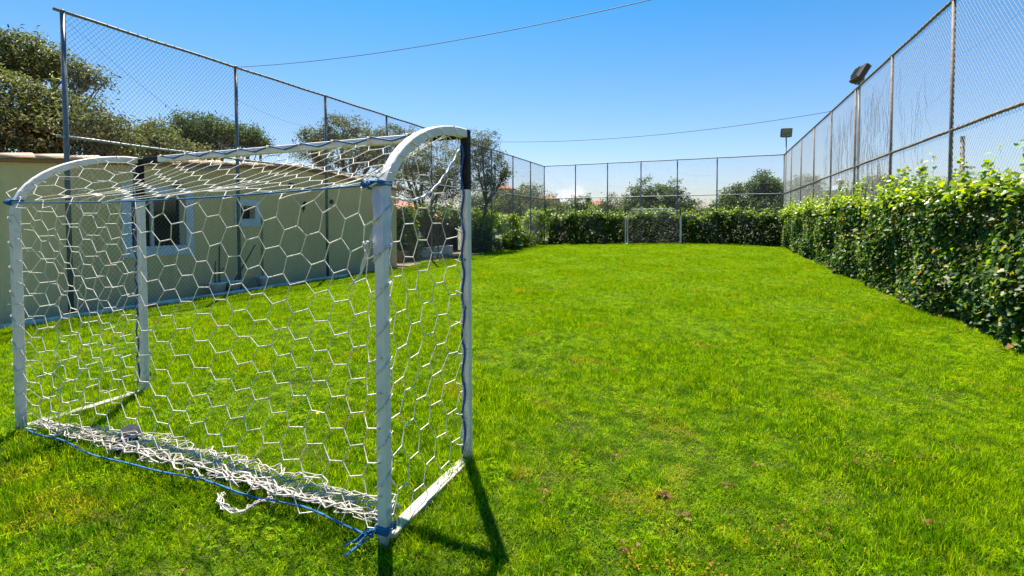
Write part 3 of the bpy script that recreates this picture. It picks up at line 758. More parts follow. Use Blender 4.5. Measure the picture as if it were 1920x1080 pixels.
stick((-9.66, 6.92, .1), at_x(403, 486, -9.75), .016, 'short bare stick leaning left out of the leftmost white pot')
stick((-9.72, 7.36, .1), at_x(478, 456, -9.8), .019, 'long bare stick leaning right out of the middle white pot')

# ------------------------------------------------------------------ behind the building: shed, walls, bushes
def block(name, label, cat, x0, x1, y0, y1, z0, z1, m_):
    b = MB(); b.box((0, 0, (z1 - z0) / 2), (x1 - x0, y1 - y0, z1 - z0), bev=.015)
    o = b.build(name, M[m_], None, False, ((x0 + x1) / 2, (y0 + y1) / 2, z0)); return tag(o, label, cat)
M['whitewash'] = mat('whitewashed_wall', (.62, .61, .58), .9, (.45, .44, .40), 2, bump=.4)
M['darkwood'] = mat('dark_timber', (.07, .05, .035), .9, (.12, .09, .06), 6)
M['redbrick'] = mat('tile_edge_red', (.42, .13, .07), .85, (.3, .12, .07), 8)
block('low_wall', 'low whitewashed wall behind the fence, seen under the side net of the near goal', 'wall', -11.5, -11.3, 15.2, 19.9, -.15, .36, 'whitewash')
q = at_z(780, 489)
block('wooden_box', 'brown weathered wooden box standing before the low white wall', 'box', -10.95, -10.6, 14.9, 15.35, -.12, .38, 'darkwood')
shed = thing('tiled_shed', 'dark open shed with red tiled eave behind the fence near the side net', 'shed', (-14, 19, -.15))
b = MB(); b.box((-1.5, 0, .9), (.15, 7, 1.8)); b.box((0, 3.4, .9), (3, .15, 1.8)); b.box((0, -3.4, .9), (3, .15, 1.8)); b.build('wall', M['darkwood'], shed)
for yy in (-3.3, -1.1, 1.1, 3.3):
    b = MB(); b.box((0, 0, .75), (.12, .12, 1.5)); b.build('post', M['darkwood'], shed, loc=(1.55, yy, 0))
b = MB(); b.box((0, 0, 1.95), (3.9, 7.4, .08), rot=Matrix.Rotation(R(9), 3, 'Y')); rs = b.build('roof', M['redbrick'], shed)
st = barrel(.5, .075, 6).mesh('tile', M['redbrick'], True)
for k in range(46):
    o = link('tile', st, rs, (1.85, -3.6 + k * .16, 1.69 + .0)); o.rotation_euler = (0, 0, math.pi / 2); o.rotation_euler = (0, R(9), 0); o.rotation_euler = Matrix.Rotation(R(9), 3, 'Y').to_euler()
    o.rotation_euler = (Matrix.Rotation(R(9), 3, 'Y') @ Matrix.Rotation(-math.pi / 2, 3, 'Z')).to_euler()
# second roof behind
r2 = thing('tiled_lean_to', 'sloping red tiled roof half hidden under the shaded olive tree', 'lean-to', (-17.5, 22, -.15))
b = MB(); b.box((0, 0, 1.2), (2.6, 8, 2.4)); b.build('wall', M['whitewash'], r2)
b = MB(); b.box((.3, 0, 2.62), (3.8, 8.4, .1), rot=Matrix.Rotation(R(12), 3, 'Y')); rr2 = b.build('roof', M['redbrick'], r2)
for k in range(40):
    o = link('tile', st, rr2, (2.1, -4.1 + k * .21, 2.27)); o.rotation_euler = (Matrix.Rotation(R(12), 3, 'Y') @ Matrix.Rotation(-math.pi / 2, 3, 'Z')).to_euler(); o.scale = (1.3, 1, 1.3)
b = MB(); b.lathe([(.05, 0), (.06, .02), (.06, .2), (.025, .26), (.025, .3)], n=12); q = at_x(786, 446, -10.7)
o = b.build('water_jug', M['plastic'], None, True, q); tag(o, 'small white plastic jug hanging among the shaded leaves', 'jug')
b = MB(); b.lathe([(.028, .3), (.03, .34)], n=10); b.build('cap', M['rope'], o)

def bush(label, base, blobs, n, leaf, m_, name='shrub', asp=.6, group='shrubs along the left fence'):
    return tree(label, base, blobs, n, leaf, m_, group, name=name, trunk=.035, aspect=asp, cl=.16, twigs=8, dens=20, cat='shrub')
BS = [
    ('dark leafy climber in the shade behind the near goal post', 770, 19.5, [(765, 440, 40, 90), (755, 410, 30, 50), (775, 470, 30, 40)], 'broad', 3000),
    ('leafy bush with bright sprays above the low white wall', 820, 20.5, [(820, 400, 80, 30), (850, 405, 50, 36), (790, 395, 50, 30)], 'broad', 2500),
    ('bright vine covered bush right of the near goal post', 905, 24, [(905, 430, 44, 60), (900, 455, 50, 34), (920, 412, 30, 40), (890, 410, 30, 40)], 'vine_top', 3600),
    ('low dark green bush at the foot of the left fence', 930, 24.5, [(925, 460, 70, 26), (960, 450, 40, 40)], 'broad', 2800),
    ('arching yellow green climber on the third last bay of the left fence', 945, 25.5, [(945, 412, 44, 20), (962, 425, 34, 44), (935, 425, 20, 24)], 'vine_top', 2400),
    ('mid green spreading bush between the climber and the far left corner', 970, 26.5, [(970, 445, 60, 34), (985, 455, 40, 24), (955, 440, 30, 40)], 'broad', 3000),
    ('dark tangled bush low behind the left fence next to the white wall', 890, 23.5, [(892, 462, 30, 30), (885, 430, 26, 60), (905, 445, 40, 40)], 'broad', 2600),
    ('tall bright leafed bush beside the left corner of the far fence', 1000, 29.8, [(1000, 410, 40, 36), (1018, 425, 34, 60), (985, 425, 24, 40), (1008, 448, 40, 24)], 'vine_top', 3600),
]
for lab, gx, D, bl, mt_, nl in BS:
    bush(lab, gbase(gx, D, -.05), [B(b_[0], b_[1], D, b_[2], b_[3]) for b_ in bl], nl, .13, mt_)
block('white_wall', 'short whitewashed wall glimpsed between the bushes at the left fence', 'wall', -13.0, -12.8, 24.0, 28.0, -.15, .95, 'whitewash')
q = dist_at(1000, 446, 29)
b = MB(); b.lathe([(.16, 0), (.22, .4), (.25, .42), (.25, .47), (.2, .47), (.18, .3)], n=16)
o = b.build('orange_pot', mat('orange_glaze', (.55, .22, .03), .6), None, True, (q.x, q.y, .12)); tag(o, 'orange pot standing under the bright bush at the far left corner', 'pot')
b = MB(); b.lathe([(.3, 0), (.34, .05), (.34, .75), (.3, .85), (.12, .9)], n=16); q = dist_at(976, 428, 28.5)
o = b.build('peach_barrel', mat('peach_plastic', (.55, .36, .25), .7), None, True, (q.x, q.y, .25)); tag(o, 'peach coloured barrel behind the left fence near the far corner', 'barrel')

# ------------------------------------------------------------------ far houses
def house_box(name, label, px, py, D, w_, d_, h_, rh, wallc, roofc, sides=4):
    c = dist_at(px, py, D); t = thing(name, label, 'house', (c.x, c.y, -.15)); top = c.z + .15
    wm = mat(name + '_wall', wallc, .9, tuple(v * .85 for v in wallc), 2); rm = mat(name + '_roof', roofc, .85, tuple(v * .75 for v in roofc), 3)
    n = sides; b = MB(); pr = lambda r_, z_: [(r_[0] * math.cos(2 * math.pi * (k + .5) / n) * 1.414, r_[1] * math.sin(2 * math.pi * (k + .5) / n) * 1.414, z_) for k in range(n)]
    V = pr((w_ / 2, d_ / 2), 0) + pr((w_ / 2, d_ / 2), top); b.add(V, [(k, (k + 1) % n, n + (k + 1) % n, n + k) for k in range(n)]); b.build('wall', wm, t)
    b = MB(); V = pr((w_ * .54, d_ * .54), top) + pr((w_ * .54, d_ * .54), top + .15) + [(0, 0, top + rh)]
    b.add(V, [(k, (k + 1) % n, n + (k + 1) % n, n + k) for k in range(n)] + [(n + k, n + (k + 1) % n, 2 * n) for k in range(n)] + [tuple(range(n - 1, -1, -1))]); b.build('roof', rm, t)
    for k in range(-1, 2):
        b = MB(); b.box((k * w_ * .28, -d_ / 2 * (1.0 if n == 4 else 1.36) - .03, top - 1.0), (w_ * .1, .06, 1.1)); b.build('window', M['glass'], t)
    t.rotation_euler = (0, 0, .25); return t
house_box('tower_house', 'round lilac grey house with a low red tiled roof beyond the left fence', 944, 357, 62, 2.3 * 1.0, 2.3, 5, .75, (.42, .40, .46), (.42, .11, .045), 12)
house_box('red_roof_house', 'small white house with orange red roof far behind the first far fence bay', 1121, 387, 110, 4.6, 4, 4, 1.3, (.5, .52, .6), (.45, .12, .05))
house_box('pale_house', 'pale house with faded red roof behind the far left corner post', 1022, 376, 80, 4.5, 4, 4, 1.0, (.55, .42, .38), (.42, .15, .09))
hb = house_box('orange_house', 'orange walled house with a grey blue roof seen over the right hedge', 1570, 365, 60, 2.6, 3, 4, .8, (.55, .36, .2), (.35, .42, .5))
b = MB(); b.lathe([(.12, -.4), (.12, 0), (.32, .08), (.36, .24), (.25, .40), (.05, .46)], n=18); q = dist_at(1576, 350, 58)
o = b.build('water_tank', mat('tank_brown', (.16, .13, .13), .7), None, True, q); tag(o, 'round brown water tank with a white lid above the right hedge', 'water tank')
b = MB(); b.lathe([(.3, .36), (.31, .40), (.2, .52), (.05, .56)], n=18); b.build('lid', M['plastic'], o, True)
b = MB(); b.tube([(0, 0, -5), (0, 0, -.3)], .08, 8); b.build('stand', M['galv'], o)

# ------------------------------------------------------------------ fences
HT, HM = 4.88, 2.88
def mesh_panel(a, b, z0, z1, r, m_, parent, org, pitch=.075, off=0.0):
    """chain link between two posts: two families of diagonal wires clipped to the bay"""
    a, b = Vector(a), Vector(b); L = (b - a).length; H = z1 - z0; P0 = []; P1 = []
    ex = (b - a) / L
    def clip(s, u0):
        # line u = u0 + s*v, v in [0,H], u in [0,L]
        va, vb = 0.0, H
        lo, hi = (-u0 / s, (L - u0) / s) if s > 0 else ((L - u0) / s, -u0 / s)
        va, vb = max(va, lo), min(vb, hi)
        if vb - va < .02: return
        P0.append(a + ex * (u0 + s * va) + Vector((0, 0, z0 + va)) - org); P1.append(a + ex * (u0 + s * vb) + Vector((0, 0, z0 + vb)) - org)
    u = -H * .8 + off
    while u < L + H * .8 + .1:
        clip(.8, u); clip(-.8, u); u += pitch
    V, F = bars([tuple(p) for p in P0], [tuple(p) for p in P1], r, 3)
    return link('mesh_panel', mesh_np('mesh_panel', V, F, M[m_]), parent)
def rail(a, b, r, m_, parent, org, name):
    a, b = Vector(a) - org, Vector(b) - org; L = (b - a).length; n = max(2, int(L / .5)); mb = MB()
    mb.tube([a.lerp(b, k / n) + Vector((0, 0, .006 * math.sin(k * 1.7))) for k in range(n + 1)], r, 7)
    # wire lashing wound round the rail
    t = (b - a).normalized(); k = 0; d = 0.1
    side = Vector((0, 0, 1)).cross(t).normalized()
    turns = int(L / .16); 
    for k in range(turns):
        c = a + t * (.08 + k * .16); pts = []
        for j in range(6):
            an = 2 * math.pi * j / 5; pts.append(c + t * (.03 * j / 5) + (side * math.cos(an) + Vector((0, 0, 1)) * math.sin(an)) * (r + .004))
        mb.tube(pts, .005, 3, cap=False)
    return mb.build(name, M[m_], parent, True)
def fence(label, pts, closed_ends, m_post, m_wire, m_rail, wr, stubs=(), ext=0.0, z0=0.0, rr=.026, pr=.034):
    org = Vector(pts[0]); t = thing('chain_link_fence', label, 'fence', org, group='tall chain link fences round the lawn')
    for i, p in enumerate(pts):
        p = Vector(p)
        if i in stubs: continue
        g = float(lawn_z(p.x, p.y)) - .05; b = MB(); b.tube([(0, 0, g), (0, 0, 2.4), (0, 0, HT + .01)], pr, 10); b.lathe([(pr + .004, HT), (pr + .004, HT + .02), (.01, HT + .035)], n=10)
        o = b.build('post', M[m_post], t, True, p - org)
    a, b_ = Vector(pts[0]), Vector(pts[-1]); d = (b_ - a).normalized()
    up = Vector((0, 0, HT)); mid = Vector((0, 0, HM))
    side = d.cross(Vector((0, 0, 1))) * (pr + rr - .01)
    rail(a - d * ext + up, b_ + up, rr, 'top_rail' if m_rail == 'galv_rail' else m_rail, t, org, 'top_rail')
    rail(a - d * ext + mid + side * 0, b_ + mid, rr * .9, m_rail, t, org, 'middle_rail')
    for i in range(len(pts) - 1):
        z_ = z0 if z0 is not None else 0
        pa, pb = Vector(pts[i]), Vector(pts[i + 1])
        mesh_panel(pa, pb, max(z_, float(lawn_z(pa.x, pa.y))), HT - .01, wr, m_wire, t, org, off=.02 * (i % 3))
        # slack tension wires
        mb = MB(); e = (pb - pa).normalized(); L = (pb - pa).length
        s0 = pa - org + Vector((0, 0, HT - .1 - .6 * (i % 3))) ; s1 = pb - org + Vector((0, 0, HM + .1 + .5 * ((i * 2) % 3)))
        mb.tube([s0.lerp(s1, k / 8) + Vector((0, 0, -.12 * math.sin(math.pi * k / 8))) for k in range(9)], .0028 if m_post == 'galv' else .0014, 4); mb.build('tie_wire', M['wire'], t)
    return t
LX, RX, FY = -9.65, 3.403, 28.42
lp = [(LX, 4.45, 0)] + [(LX, 4.845 + 2.641 * k, 0) for k in range(1, 9)] + [(LX, FY, 0)]
fence('tall grey chain link fence along the cream building on the left', lp, True, 'galv', 'wire', 'galv_rail', .0024, ext=.12, pr=.036)
fx = [LX, -7.74, -5.79, -3.83, -1.84, .18, RX - .02]
fx = [LX, -7.66, -5.72, -3.80, -1.82, .22, RX]
fence('grey chain link fence across the far end behind the small goal', [(x, FY, 0) for x in fx], True, 'galv', 'wire', 'galv_rail', .0022, stubs=(0, 6))
rp = [(RX, 4.055 + 2.736 * k - .0, 0) for k in range(0, 9)] + [(RX, FY, 0)]
rf = fence('rust streaked chain link fence rising behind the hedge on the right', rp, True, 'rusty', 'wire_light', 'rusty_rail', .0020, z0=1.2, rr=.026, pr=.028)
# doubled stub beside the first visible post on the right
b = MB(); b.tube([(0, 0, 0), (.0, .0, 2.75)], .03, 8); b.build('brace_post', M['rusty'], rf, True, (0.06, 9.527 - .22 - 4.055, 0))
# dry tendrils hanging in the right mesh
tm = MB()
for k in range(420):
    y0 = random.choice([random.gauss(13.6, .9), random.gauss(16.2, 1.0), random.uniform(10.5, 19)]); z0 = random.uniform(2.3, 4.6)
    p = Vector((RX + random.uniform(-.015, .015), y0, z0)); pts = [p]
    for j in range(7):
        p = p + Vector((random.uniform(-.01, .01), random.uniform(-.09, .07), -random.uniform(.05, .16))); pts.append(p.copy())
    tm.tube([q - Vector((RX, 12, 0)) for q in pts], .0016, 3, cap=False)
o = tm.build('dry_vine', mat('dry_stem', (.16, .10, .07), .9), None, False, (RX, 12, 0)); tag(o, 'dry brown vine stems hanging in the mesh of the right fence', 'dry vine', kind='stuff')

# floodlights
def flood(label, loc, top, aim, yaw_, s=1.0):
    t = thing('floodlight', label, 'floodlight', loc, group='floodlights on poles')
    b = MB(); b.tube([(0, 0, -.1), (0, 0, top - .25)], [.034, .03], 10); b.build('pole', M['galv'], t, True)
    b = MB(); b.box((0, 0, top - .22), (.34, .06, .05)); b.box((-.19, 0, top - .1), (.03, .06, .26)); b.box((.19, 0, top - .1), (.03, .06, .26)); br = b.build('bracket', M['galv'], t)
    br.rotation_euler = (0, 0, yaw_)
    rot = Matrix.Rotation(yaw_, 3, 'Z') @ Matrix.Rotation(aim, 3, 'X')
    b = MB(); c = Vector((0, 0, top)); b.box(c, (.50 * s, .14, .42 * s), rot, bev=.03); b.box(c + rot @ Vector((0, .075, 0)), (.34 * s, .05, .30 * s), rot, bev=.02)
    for k in range(5): b.box(c + rot @ Vector((-.12 + .06 * k, .11, 0)), (.012, .03, .22), rot)
    h = b.build('housing', M['darkframe'], t)
    b = MB(); b.box(c + rot @ Vector((0, -.074, 0)), (.40 * s, .012, .32 * s), rot); b.build('glass', mat('lamp_glass', (.22, .26, .16), .15, (.1, .12, .07), 6), h)
    b = MB(); F_ = .44 * s, .36 * s
    for (dx, dz, w_, hh) in ((0, .18 * s, .46 * s, .03), (0, -.18 * s, .46 * s, .03), (-.215 * s, 0, .03, .33 * s), (.215 * s, 0, .03, .33 * s)): b.box(c + rot @ Vector((dx, -.083, dz)), (w_, .025, hh), rot)
    b.build('rim', M['galv'], h)
    return t
flood('floodlight on a pale pole at the far right corner, facing the camera', (RX + .12, 28.75, 0), 6.05, R(12), R(14), 1.1)
flood('tilted floodlight seen edge on above the right fence', (RX + .08, 15.03, 0), 5.28, R(30), R(100), 1.0)

# cables
def cable(a, b, sag, r, label):
    a, b = Vector(a), Vector(b); n = 40; mb = MB()
    mb.tube([a.lerp(b, k / n) - a - Vector((0, 0, sag * 4 * (k / n) * (1 - k / n))) for k in range(n + 1)], r, 6)
    o = mb.build('cable', M['cable'], None, True, a); return tag(o, label, 'cable', 'cables strung over the lawn')
cable((LX, 7.49, HT), (RX, 6.79, HT), .35, .006, 'thin cable strung from the second post of the left fence up over the lawn')
cable((LX, 18.05, HT), (RX, 17.73, HT), .35, .009, 'thin cable crossing the sky low between the left fence and the right fence')

# ------------------------------------------------------------------ hedges
def hedge(label, name, n, leaf, posf, mt_low, mt_top, loc, topn):
    t = thing(name, label, 'hedge', loc)
    C, Nn, A = posf(n); V, F, k = leaf_lobed(C - np.array(loc), Nn, leaf, .45, (0, 0, -.7))
    link('foliage', mesh_np('foliage', V, F, M[mt_low], np.repeat(A, k)), t)
    C, Nn, A = topn; V, F, k = leaf_lobed(C - np.array(loc), Nn, leaf * .95, .5)
    link('young_shoots', mesh_np('young_shoots', V, F, M[mt_top], np.repeat(A, k)), t)
    return t
def htop(y): return 1.96 + .12 * np.exp(-((y - 6.4) / .9) ** 2) + .08 * np.sin(y * 1.3) + .06 * np.sin(y * 3.1 + 1) + .05 * np.sin(y * 7.3)
def right_pos(n):
    y = 3.4 + (28.3 - 3.4) * rng.uniform(0, 1, n) ** 1.15; z = rng.uniform(0, 1, n) ** .92 * htop(y)
    bulge = .07 * np.sin(y * 2.3 + z * 1.2) + .05 * np.sin(y * 5.1 - z * 3) + .05 * np.sin(z * 4.5 + y)
    x = 3.24 + bulge * .8 + np.abs(rng.normal(0, .10, n)) + .05 * (z > 1.6)
    Nn = np.stack([np.full(n, -.75), rng.normal(0, .3, n), np.full(n, .65)], -1)
    return np.stack([x, y, z + .0], -1), Nn, rng.uniform(0, 1, n)
def shoots(fn, n, y0, y1):
    C = []; 
    # dense young top
    y = rng.uniform(y0, y1, n); z = htop(y) + rng.normal(-.05, .10, n); x = 3.36 + rng.normal(0, .11, n)
    C.append(np.stack([x, y, z], -1))
    for k in range(170):
        yy = y0 + (y1 - y0) * rng.uniform() ; m_ = rng.integers(4, 16); t = np.linspace(0, 1, m_); hh = rng.uniform(.15, .6)
        C.append(np.stack([3.39 + rng.normal(0, .03, m_), yy + t * rng.normal(0, .18) + rng.normal(0, .03, m_), htop(yy) + t * hh], -1))
    for (yc, hh, m_) in ((6.75, .75, 90), (6.3, .35, 90), (5.6, .3, 90), (7.2, .35, 60), (11.9, .42, 50), (10.6, .35, 40), (14.2, .4, 40), (21, .3, 30)):
        t = rng.uniform(0, 1, m_); C.append(np.stack([3.38 + rng.normal(0, .05, m_), yc + rng.normal(0, .16, m_) * (1.1 - t), htop(yc) + t * hh], -1))
    C = np.concatenate(C); n = len(C)
    return C, np.tile([-.3, -.1, .8], (n, 1)) + rng.normal(0, .3, (n, 3)), rng.uniform(0, 1, n)
hedge('long dark leafy vine hedge with bright young tips growing up the right fence', 'vine_hedge', 60000, .072, right_pos, 'vine', 'vine_top', (3.3, 15, 0), shoots(None, 6500, 3.6, 28.2))
# inner stems of the hedge
sm = MB()
for k in range(260):
    yy = random.uniform(3.6, 28.2); p = Vector((3.42, yy, -.05)); pts = [p]
    for j in range(6): p = p + Vector((random.uniform(-.02, .02), random.uniform(-.12, .12), .33)); pts.append(p)
    sm.tube([q - Vector((3.3, 15, 0)) for q in pts], [.014, .013, .012, .010, .008, .006, .004], 4, cap=False)
sm.build('stem', M['bark'], bpy.data.objects['vine_hedge'])
def far_top(x): return 1.80 + .12 * np.sin(x * 1.6) + .09 * np.sin(x * 4.7 + 1) + .06 * np.sin(x * 11)
def far_pos(n):
    x = rng.uniform(-9.3, 3.3, n); z = rng.uniform(0, 1, n) * far_top(x)
    y = 28.55 - .34 * (1 - z / 1.9) + .2 * np.sin(x * 3 + z * 2) + .12 * np.sin(x * 7 - z * 5) + np.abs(rng.normal(0, .22, n))
    return np.stack([x, y, z + .05], -1), np.stack([rng.normal(0, .3, n), np.full(n, -.25), np.full(n, .9)], -1), np.clip(rng.uniform(0, 1, n), 0, .96)
n_ = 4200; x_ = rng.uniform(-9.3, 3.3, n_); tC = np.stack([x_, 28.75 + rng.normal(0, .16, n_), far_top(x_) + rng.normal(-.03, .2, n_)], -1)
hedge('clipped leafy hedge behind the far fence and the small goal', 'far_hedge', 36000, .095, far_pos, 'far_leaf', 'vine_top', (-3, 28.7, 0),
      (tC, np.tile([0, -.3, .8], (n_, 1)), rng.uniform(0, .9, n_)))

# ------------------------------------------------------------------ goals
def sheer(f): return f
def hexnet(u0, u1, v0, v1, s, fmap, inside=None, jit=.006, ru=1.0, rv=1.0, shear=0.0):
    """flat topped hexagon lattice in (u,v); returns strand ends and radius factors"""
    cx = 1.5 * s * ru; cy = math.sqrt(3) * s * rv; pts = {}; E = []; i0 = int(math.floor(u0 / cx)) - 1; i1 = int(math.ceil(u1 / cx)) + 1
    def key(u, v): return (round(u / (s * .25 * ru)), round(v / (cy * .125)))
    for i in range(i0, i1 + 1):
        for j in range(int(v0 / cy) - 2, int(v1 / cy) + 3):
            u = i * cx; v = j * cy + (cy / 2 if i % 2 else 0)
            c = [(u + s * ru * .5 * a, v + cy / 2 * b) for a, b in ((1, 1), (-1, 1), (-2, 0), (-1, -1), (1, -1), (2, 0))]
            for k, (p, q, fl) in enumerate(((0, 1, 1), (1, 2, 0), (2, 3, 0))):
                E.append((c[p], c[q], fl))
    out0, out1, rad = [], [], []
    def J(p):
        h = math.sin(p[0] * 127.1 + p[1] * 311.7) * 43758.5453; a = (h - math.floor(h)) * 6.283
        h2 = math.sin(p[0] * 269.5 + p[1] * 183.3) * 43758.5453; m_ = (h2 - math.floor(h2))
        return (p[0] + math.cos(a) * m_ * jit, p[1] + math.sin(a) * m_ * jit)
    def rd(p): return (round(p[0], 4), round(p[1], 4))
    for a, b, fl in E:
        ia = u0 <= a[0] <= u1 and v0 <= a[1] <= v1 and (inside is None or inside(*a)); ib = u0 <= b[0] <= u1 and v0 <= b[1] <= v1 and (inside is None or inside(*b))
        if not (ia or ib): continue
        if not (ia and ib):   # clip at the border by bisection
            lo, hi = (a, b) if ia else (b, a)
            x0, x1 = 0.0, 1.0
            for _ in range(12):
                m_ = (x0 + x1) / 2; p = (lo[0] + (hi[0] - lo[0]) * m_, lo[1] + (hi[1] - lo[1]) * m_)
                ok = u0 <= p[0] <= u1 and v0 <= p[1] <= v1 and (inside is None or inside(*p))
                if ok: x0 = m_
                else: x1 = m_
            hi = (lo[0] + (hi[0] - lo[0]) * x0, lo[1] + (hi[1] - lo[1]) * x0)
            A = fmap(*J(rd(lo))); Bp = fmap(*hi)
        else: A = fmap(*J(rd(a))); Bp = fmap(*J(rd(b)))
        out0.append(A); out1.append(Bp); rad.append(1.4 if fl else 1.0)
    return np.array(out0), np.array(out1), np.array(rad)

def goal(name, label, g0, g1, yf, yb, h, ground, netm, r_net, flip=False, detail=True):
    """yf: Y of the goal mouth, yb: Y of the back"""
    sg = -1 if yb < yf else 1; D = abs(yf - yb); org = Vector(((g0 + g1) / 2, yf, ground)); hb = h * .812; r = .0255
    t = thing(name, label, 'goal', org)
    L = lambda x, y, z: Vector((x, y, z + ground)) - org
    yy = lambda d: yf + sg * d
    mid_y = (yf + yb) / 2
    for x in (g0, g1):
        b = MB(); b.tube([L(x, yf, -.05), L(x, yf, h - .345)], r, 8, square=True); b.build('post', M['white'], t)
        b = MB(); b.tube([L(x, yf, h - .345), L(x, yf, h + r)], r * .985, 8, square=True); b.build('post_top', M['black'], t)
        # curved stanchion: over the top and straight down the back
        pts = []
        for k in range(15):
            th = math.pi / 2 * k / 14; pts.append(L(x, yy(r + .002 + (D - r) * math.sin(th)), h - .49 + .49 * math.cos(th) - .0))
        pts += [L(x, yy(D + .002), .6), L(x, yy(D + .004), -.05)]
        b = MB(); b.tube(pts, r, 8, square=True); b.build('stanchion', M['white'], t)
        b = MB(); b.box(L(x, mid_y, .012), (.07, D - .06, .03), bev=.004); b.build('ground_bar', M['white'], t)
    xm = (g0 + g1) / 2
    b = MB(); b.tube([L(g0 + .29, yf, h), L(g1 - .29, yf, h)], r, 8, square=True); b.build('crossbar', M['white'], t)
    for (a_, c_) in ((g0 + r, g0 + .29), (g1 - .29, g1 - r)):
        b = MB(); b.tube([L(a_, yf, h), L(c_, yf, h)], r * .985, 8, square=True); b.build('crossbar_end', M['black'], t)
    # ---- net: top and back in one sheet
    Lt = math.hypot(D, .39) + .02; Lb = hb + .10
    def arch(tt):
        th = tt * math.pi / 2; return D * math.sin(th), h - .49 + .49 * math.cos(th) + .03
    def fm(u, v):
        ed = min(u - g0, g1 - u); wgt = math.exp(-max(ed, 0) / .16)
        if v <= Lt:
            tt = v / Lt; sg_y, sg_z = D * tt - .0, h - .01 + (hb - h + .01) * tt - .07 * math.sin(math.pi * tt)
            ay, az = arch(tt * .86); d_ = sg_y * (1 - wgt) + ay * wgt; z = sg_z * (1 - wgt) + az * wgt
        else:
            q = (v - Lt) / Lb; z0 = hb * (1 - wgt) + (hb + .05) * wgt
            d_ = D + .02 - .10 * math.sin(math.pi * q) * (1 - wgt) * (1 + .5 * math.sin(u * 2.2)) + (.02 if wgt > .5 else 0)
            z = z0 * (1 - q) + .02 * q
        # slack waves
        z += .014 * math.sin(u * 5.1 + v * 3) * (1 - wgt); d_ += .014 * math.sin(u * 4.3 - v * 5)
        ux = u + (.05 * math.sin(v * 1.9 + .6) + .022 * math.sin(v * 5.3 + u * 4)) * math.sin(math.pi * (u - g0) / (g1 - g0))
        return tuple(L(ux, yy(d_), z))
    s_ = .097
    def sh(u): return .46 * min(max((u - g0) / (g1 - g0), 0), 1) ** 2     # the whole sheet is dragged up to the right
    a0, a1, rf_ = hexnet(g0 - .015, g1 + .015, -.05, Lt + Lb + .5, s_, lambda u, v: fm(u, v - sh(u)), lambda u, v: 0 <= v - sh(u) <= Lt + Lb, jit=.008, rv=1.0)
    V, F = bars(a0, a1, rf_ * r_net, 5 if detail else 3)
    net = link('back_net', mesh_np('back_net', V, F, M[netm], smooth=True), t)
    for x, ox in ((g0, -.02), (g1, .02)):
        def ins(u, v): # u along depth, v height
            if u < .02 or u > D + .02 or v < 0: return False
            sn = min(u / D, 1); return v <= h - .49 + .49 * math.sqrt(max(1 - sn * sn, 0)) + .01
        def fs(u, v):
            bul = .06 * math.sin(math.pi * min(max(u / D, 0), 1)) * math.sin(math.pi * min(v / h, 1))
            s2 = 1 if x == g0 else -1
            return tuple(L(x + ox * 0 + s2 * bul * (1 + .5 * math.sin(v * 5)) + .01 * math.sin(v * 9), yy(u + .015 * math.sin(v * 4)), v + .02))
        a0, a1, rf_ = hexnet(0, D + .02, 0, h, s_ * .93, fs, ins, jit=.009, rv=1.12)
        V, F = bars(a0, a1, rf_ * r_net * .9, 5 if detail else 3)
        link('side_net', mesh_np('side_net', V, F, M[netm], smooth=True), t)
    return t, L, yy, D, hb, r

G0, G1, GF, GB, GH = -4.668, -1.423, 2.671, 1.84, 2.041
GZ = -.02
t, L, yy, D, hb, r = goal('near_goal', 'large white framed goal with hexagonal white net and black corner sleeves in the foreground', G0, G1, GF, GB, GH - GZ, GZ, 'net', .0026)
hz = GH - GZ
# ropes
def rope(name, pts, rad, m_, parent=t, n=7):
    b = MB(); b.tube([L(*p) for p in pts], rad, n); return b.build(name, M[m_], parent, True)
def cat(a, b, sag, n=24, wob=0.0):
    a, b = Vector(a), Vector(b); return [tuple(a.lerp(b, k / n) + Vector((0, wob * math.sin(k * 1.9), -sag * math.sin(math.pi * k / n) + wob * math.cos(k * 2.3)))) for k in range(n + 1)]
zl, zr = 1.665, 1.69
rope('back_rope', cat((G0 - .02, GB - .035, zl), (G1 + .0, GB - .035, zr), .03), .0048, 'rope')
for x, z in ((G0, zl), (G1, zr)):   # knots
    for dz in (0, .014): 
        pts = [(x + (r + .008) * a_, GB + (r + .008) * c_, z + dz) for a_, c_ in ((-1, -1), (1, -1), (1, 1), (-1, 1), (-1, -1))]; rope('knot', pts, .007, 'rope')
    pts = []
    for k in range(26): pts.append((x + (.05 if x == G1 else .02) * (-1 if x == G1 else 1) + .02 * math.cos(k * 1.1), GB - .045 + .014 * math.sin(k * 1.7), z + .018 * math.sin(k * .9)))
    rope('knot', pts, .006, 'rope')
rope('ground_rope', [(x, GB - .05 + .03 * math.sin(x * 2.2) + .01 * math.sin(x * 9), .052 + .008 * math.sin(x * 6)) for x in np.linspace(G0 + .14, G1 - .03, 40)], .0055, 'rope')
# lacing along the crossbar and down both front posts
def lace(x0, x1, n):
    pts = []
    for k in range(n * 12 + 1):
        q = k / 12; x = x0 + (x1 - x0) * k / (n * 12); f = q % 1
        z = hz + r * (.9 - 1.7 * (1 - abs(2 * f - 1)) * .75) ; pts.append((x, GF - r - .006 - .003 * math.sin(k), z))
    return pts
rope('lacing_rope', lace(G0 + .35, G1 - .06, 9), .0065, 'rope')
for x, dx in ((G0, -r - .004), (G1, -r * .25)):
    pts = []
    for k in range(90):
        z = hz - .06 - k * (hz - .10) / 90; f = (k / 11) % 1
        pts.append((x + dx + .008 * math.sin(k * .55), GF - r - .007 - (.006 if f < .2 else 0), z))
    rope('lacing_rope', pts, .0068, 'rope_dark')
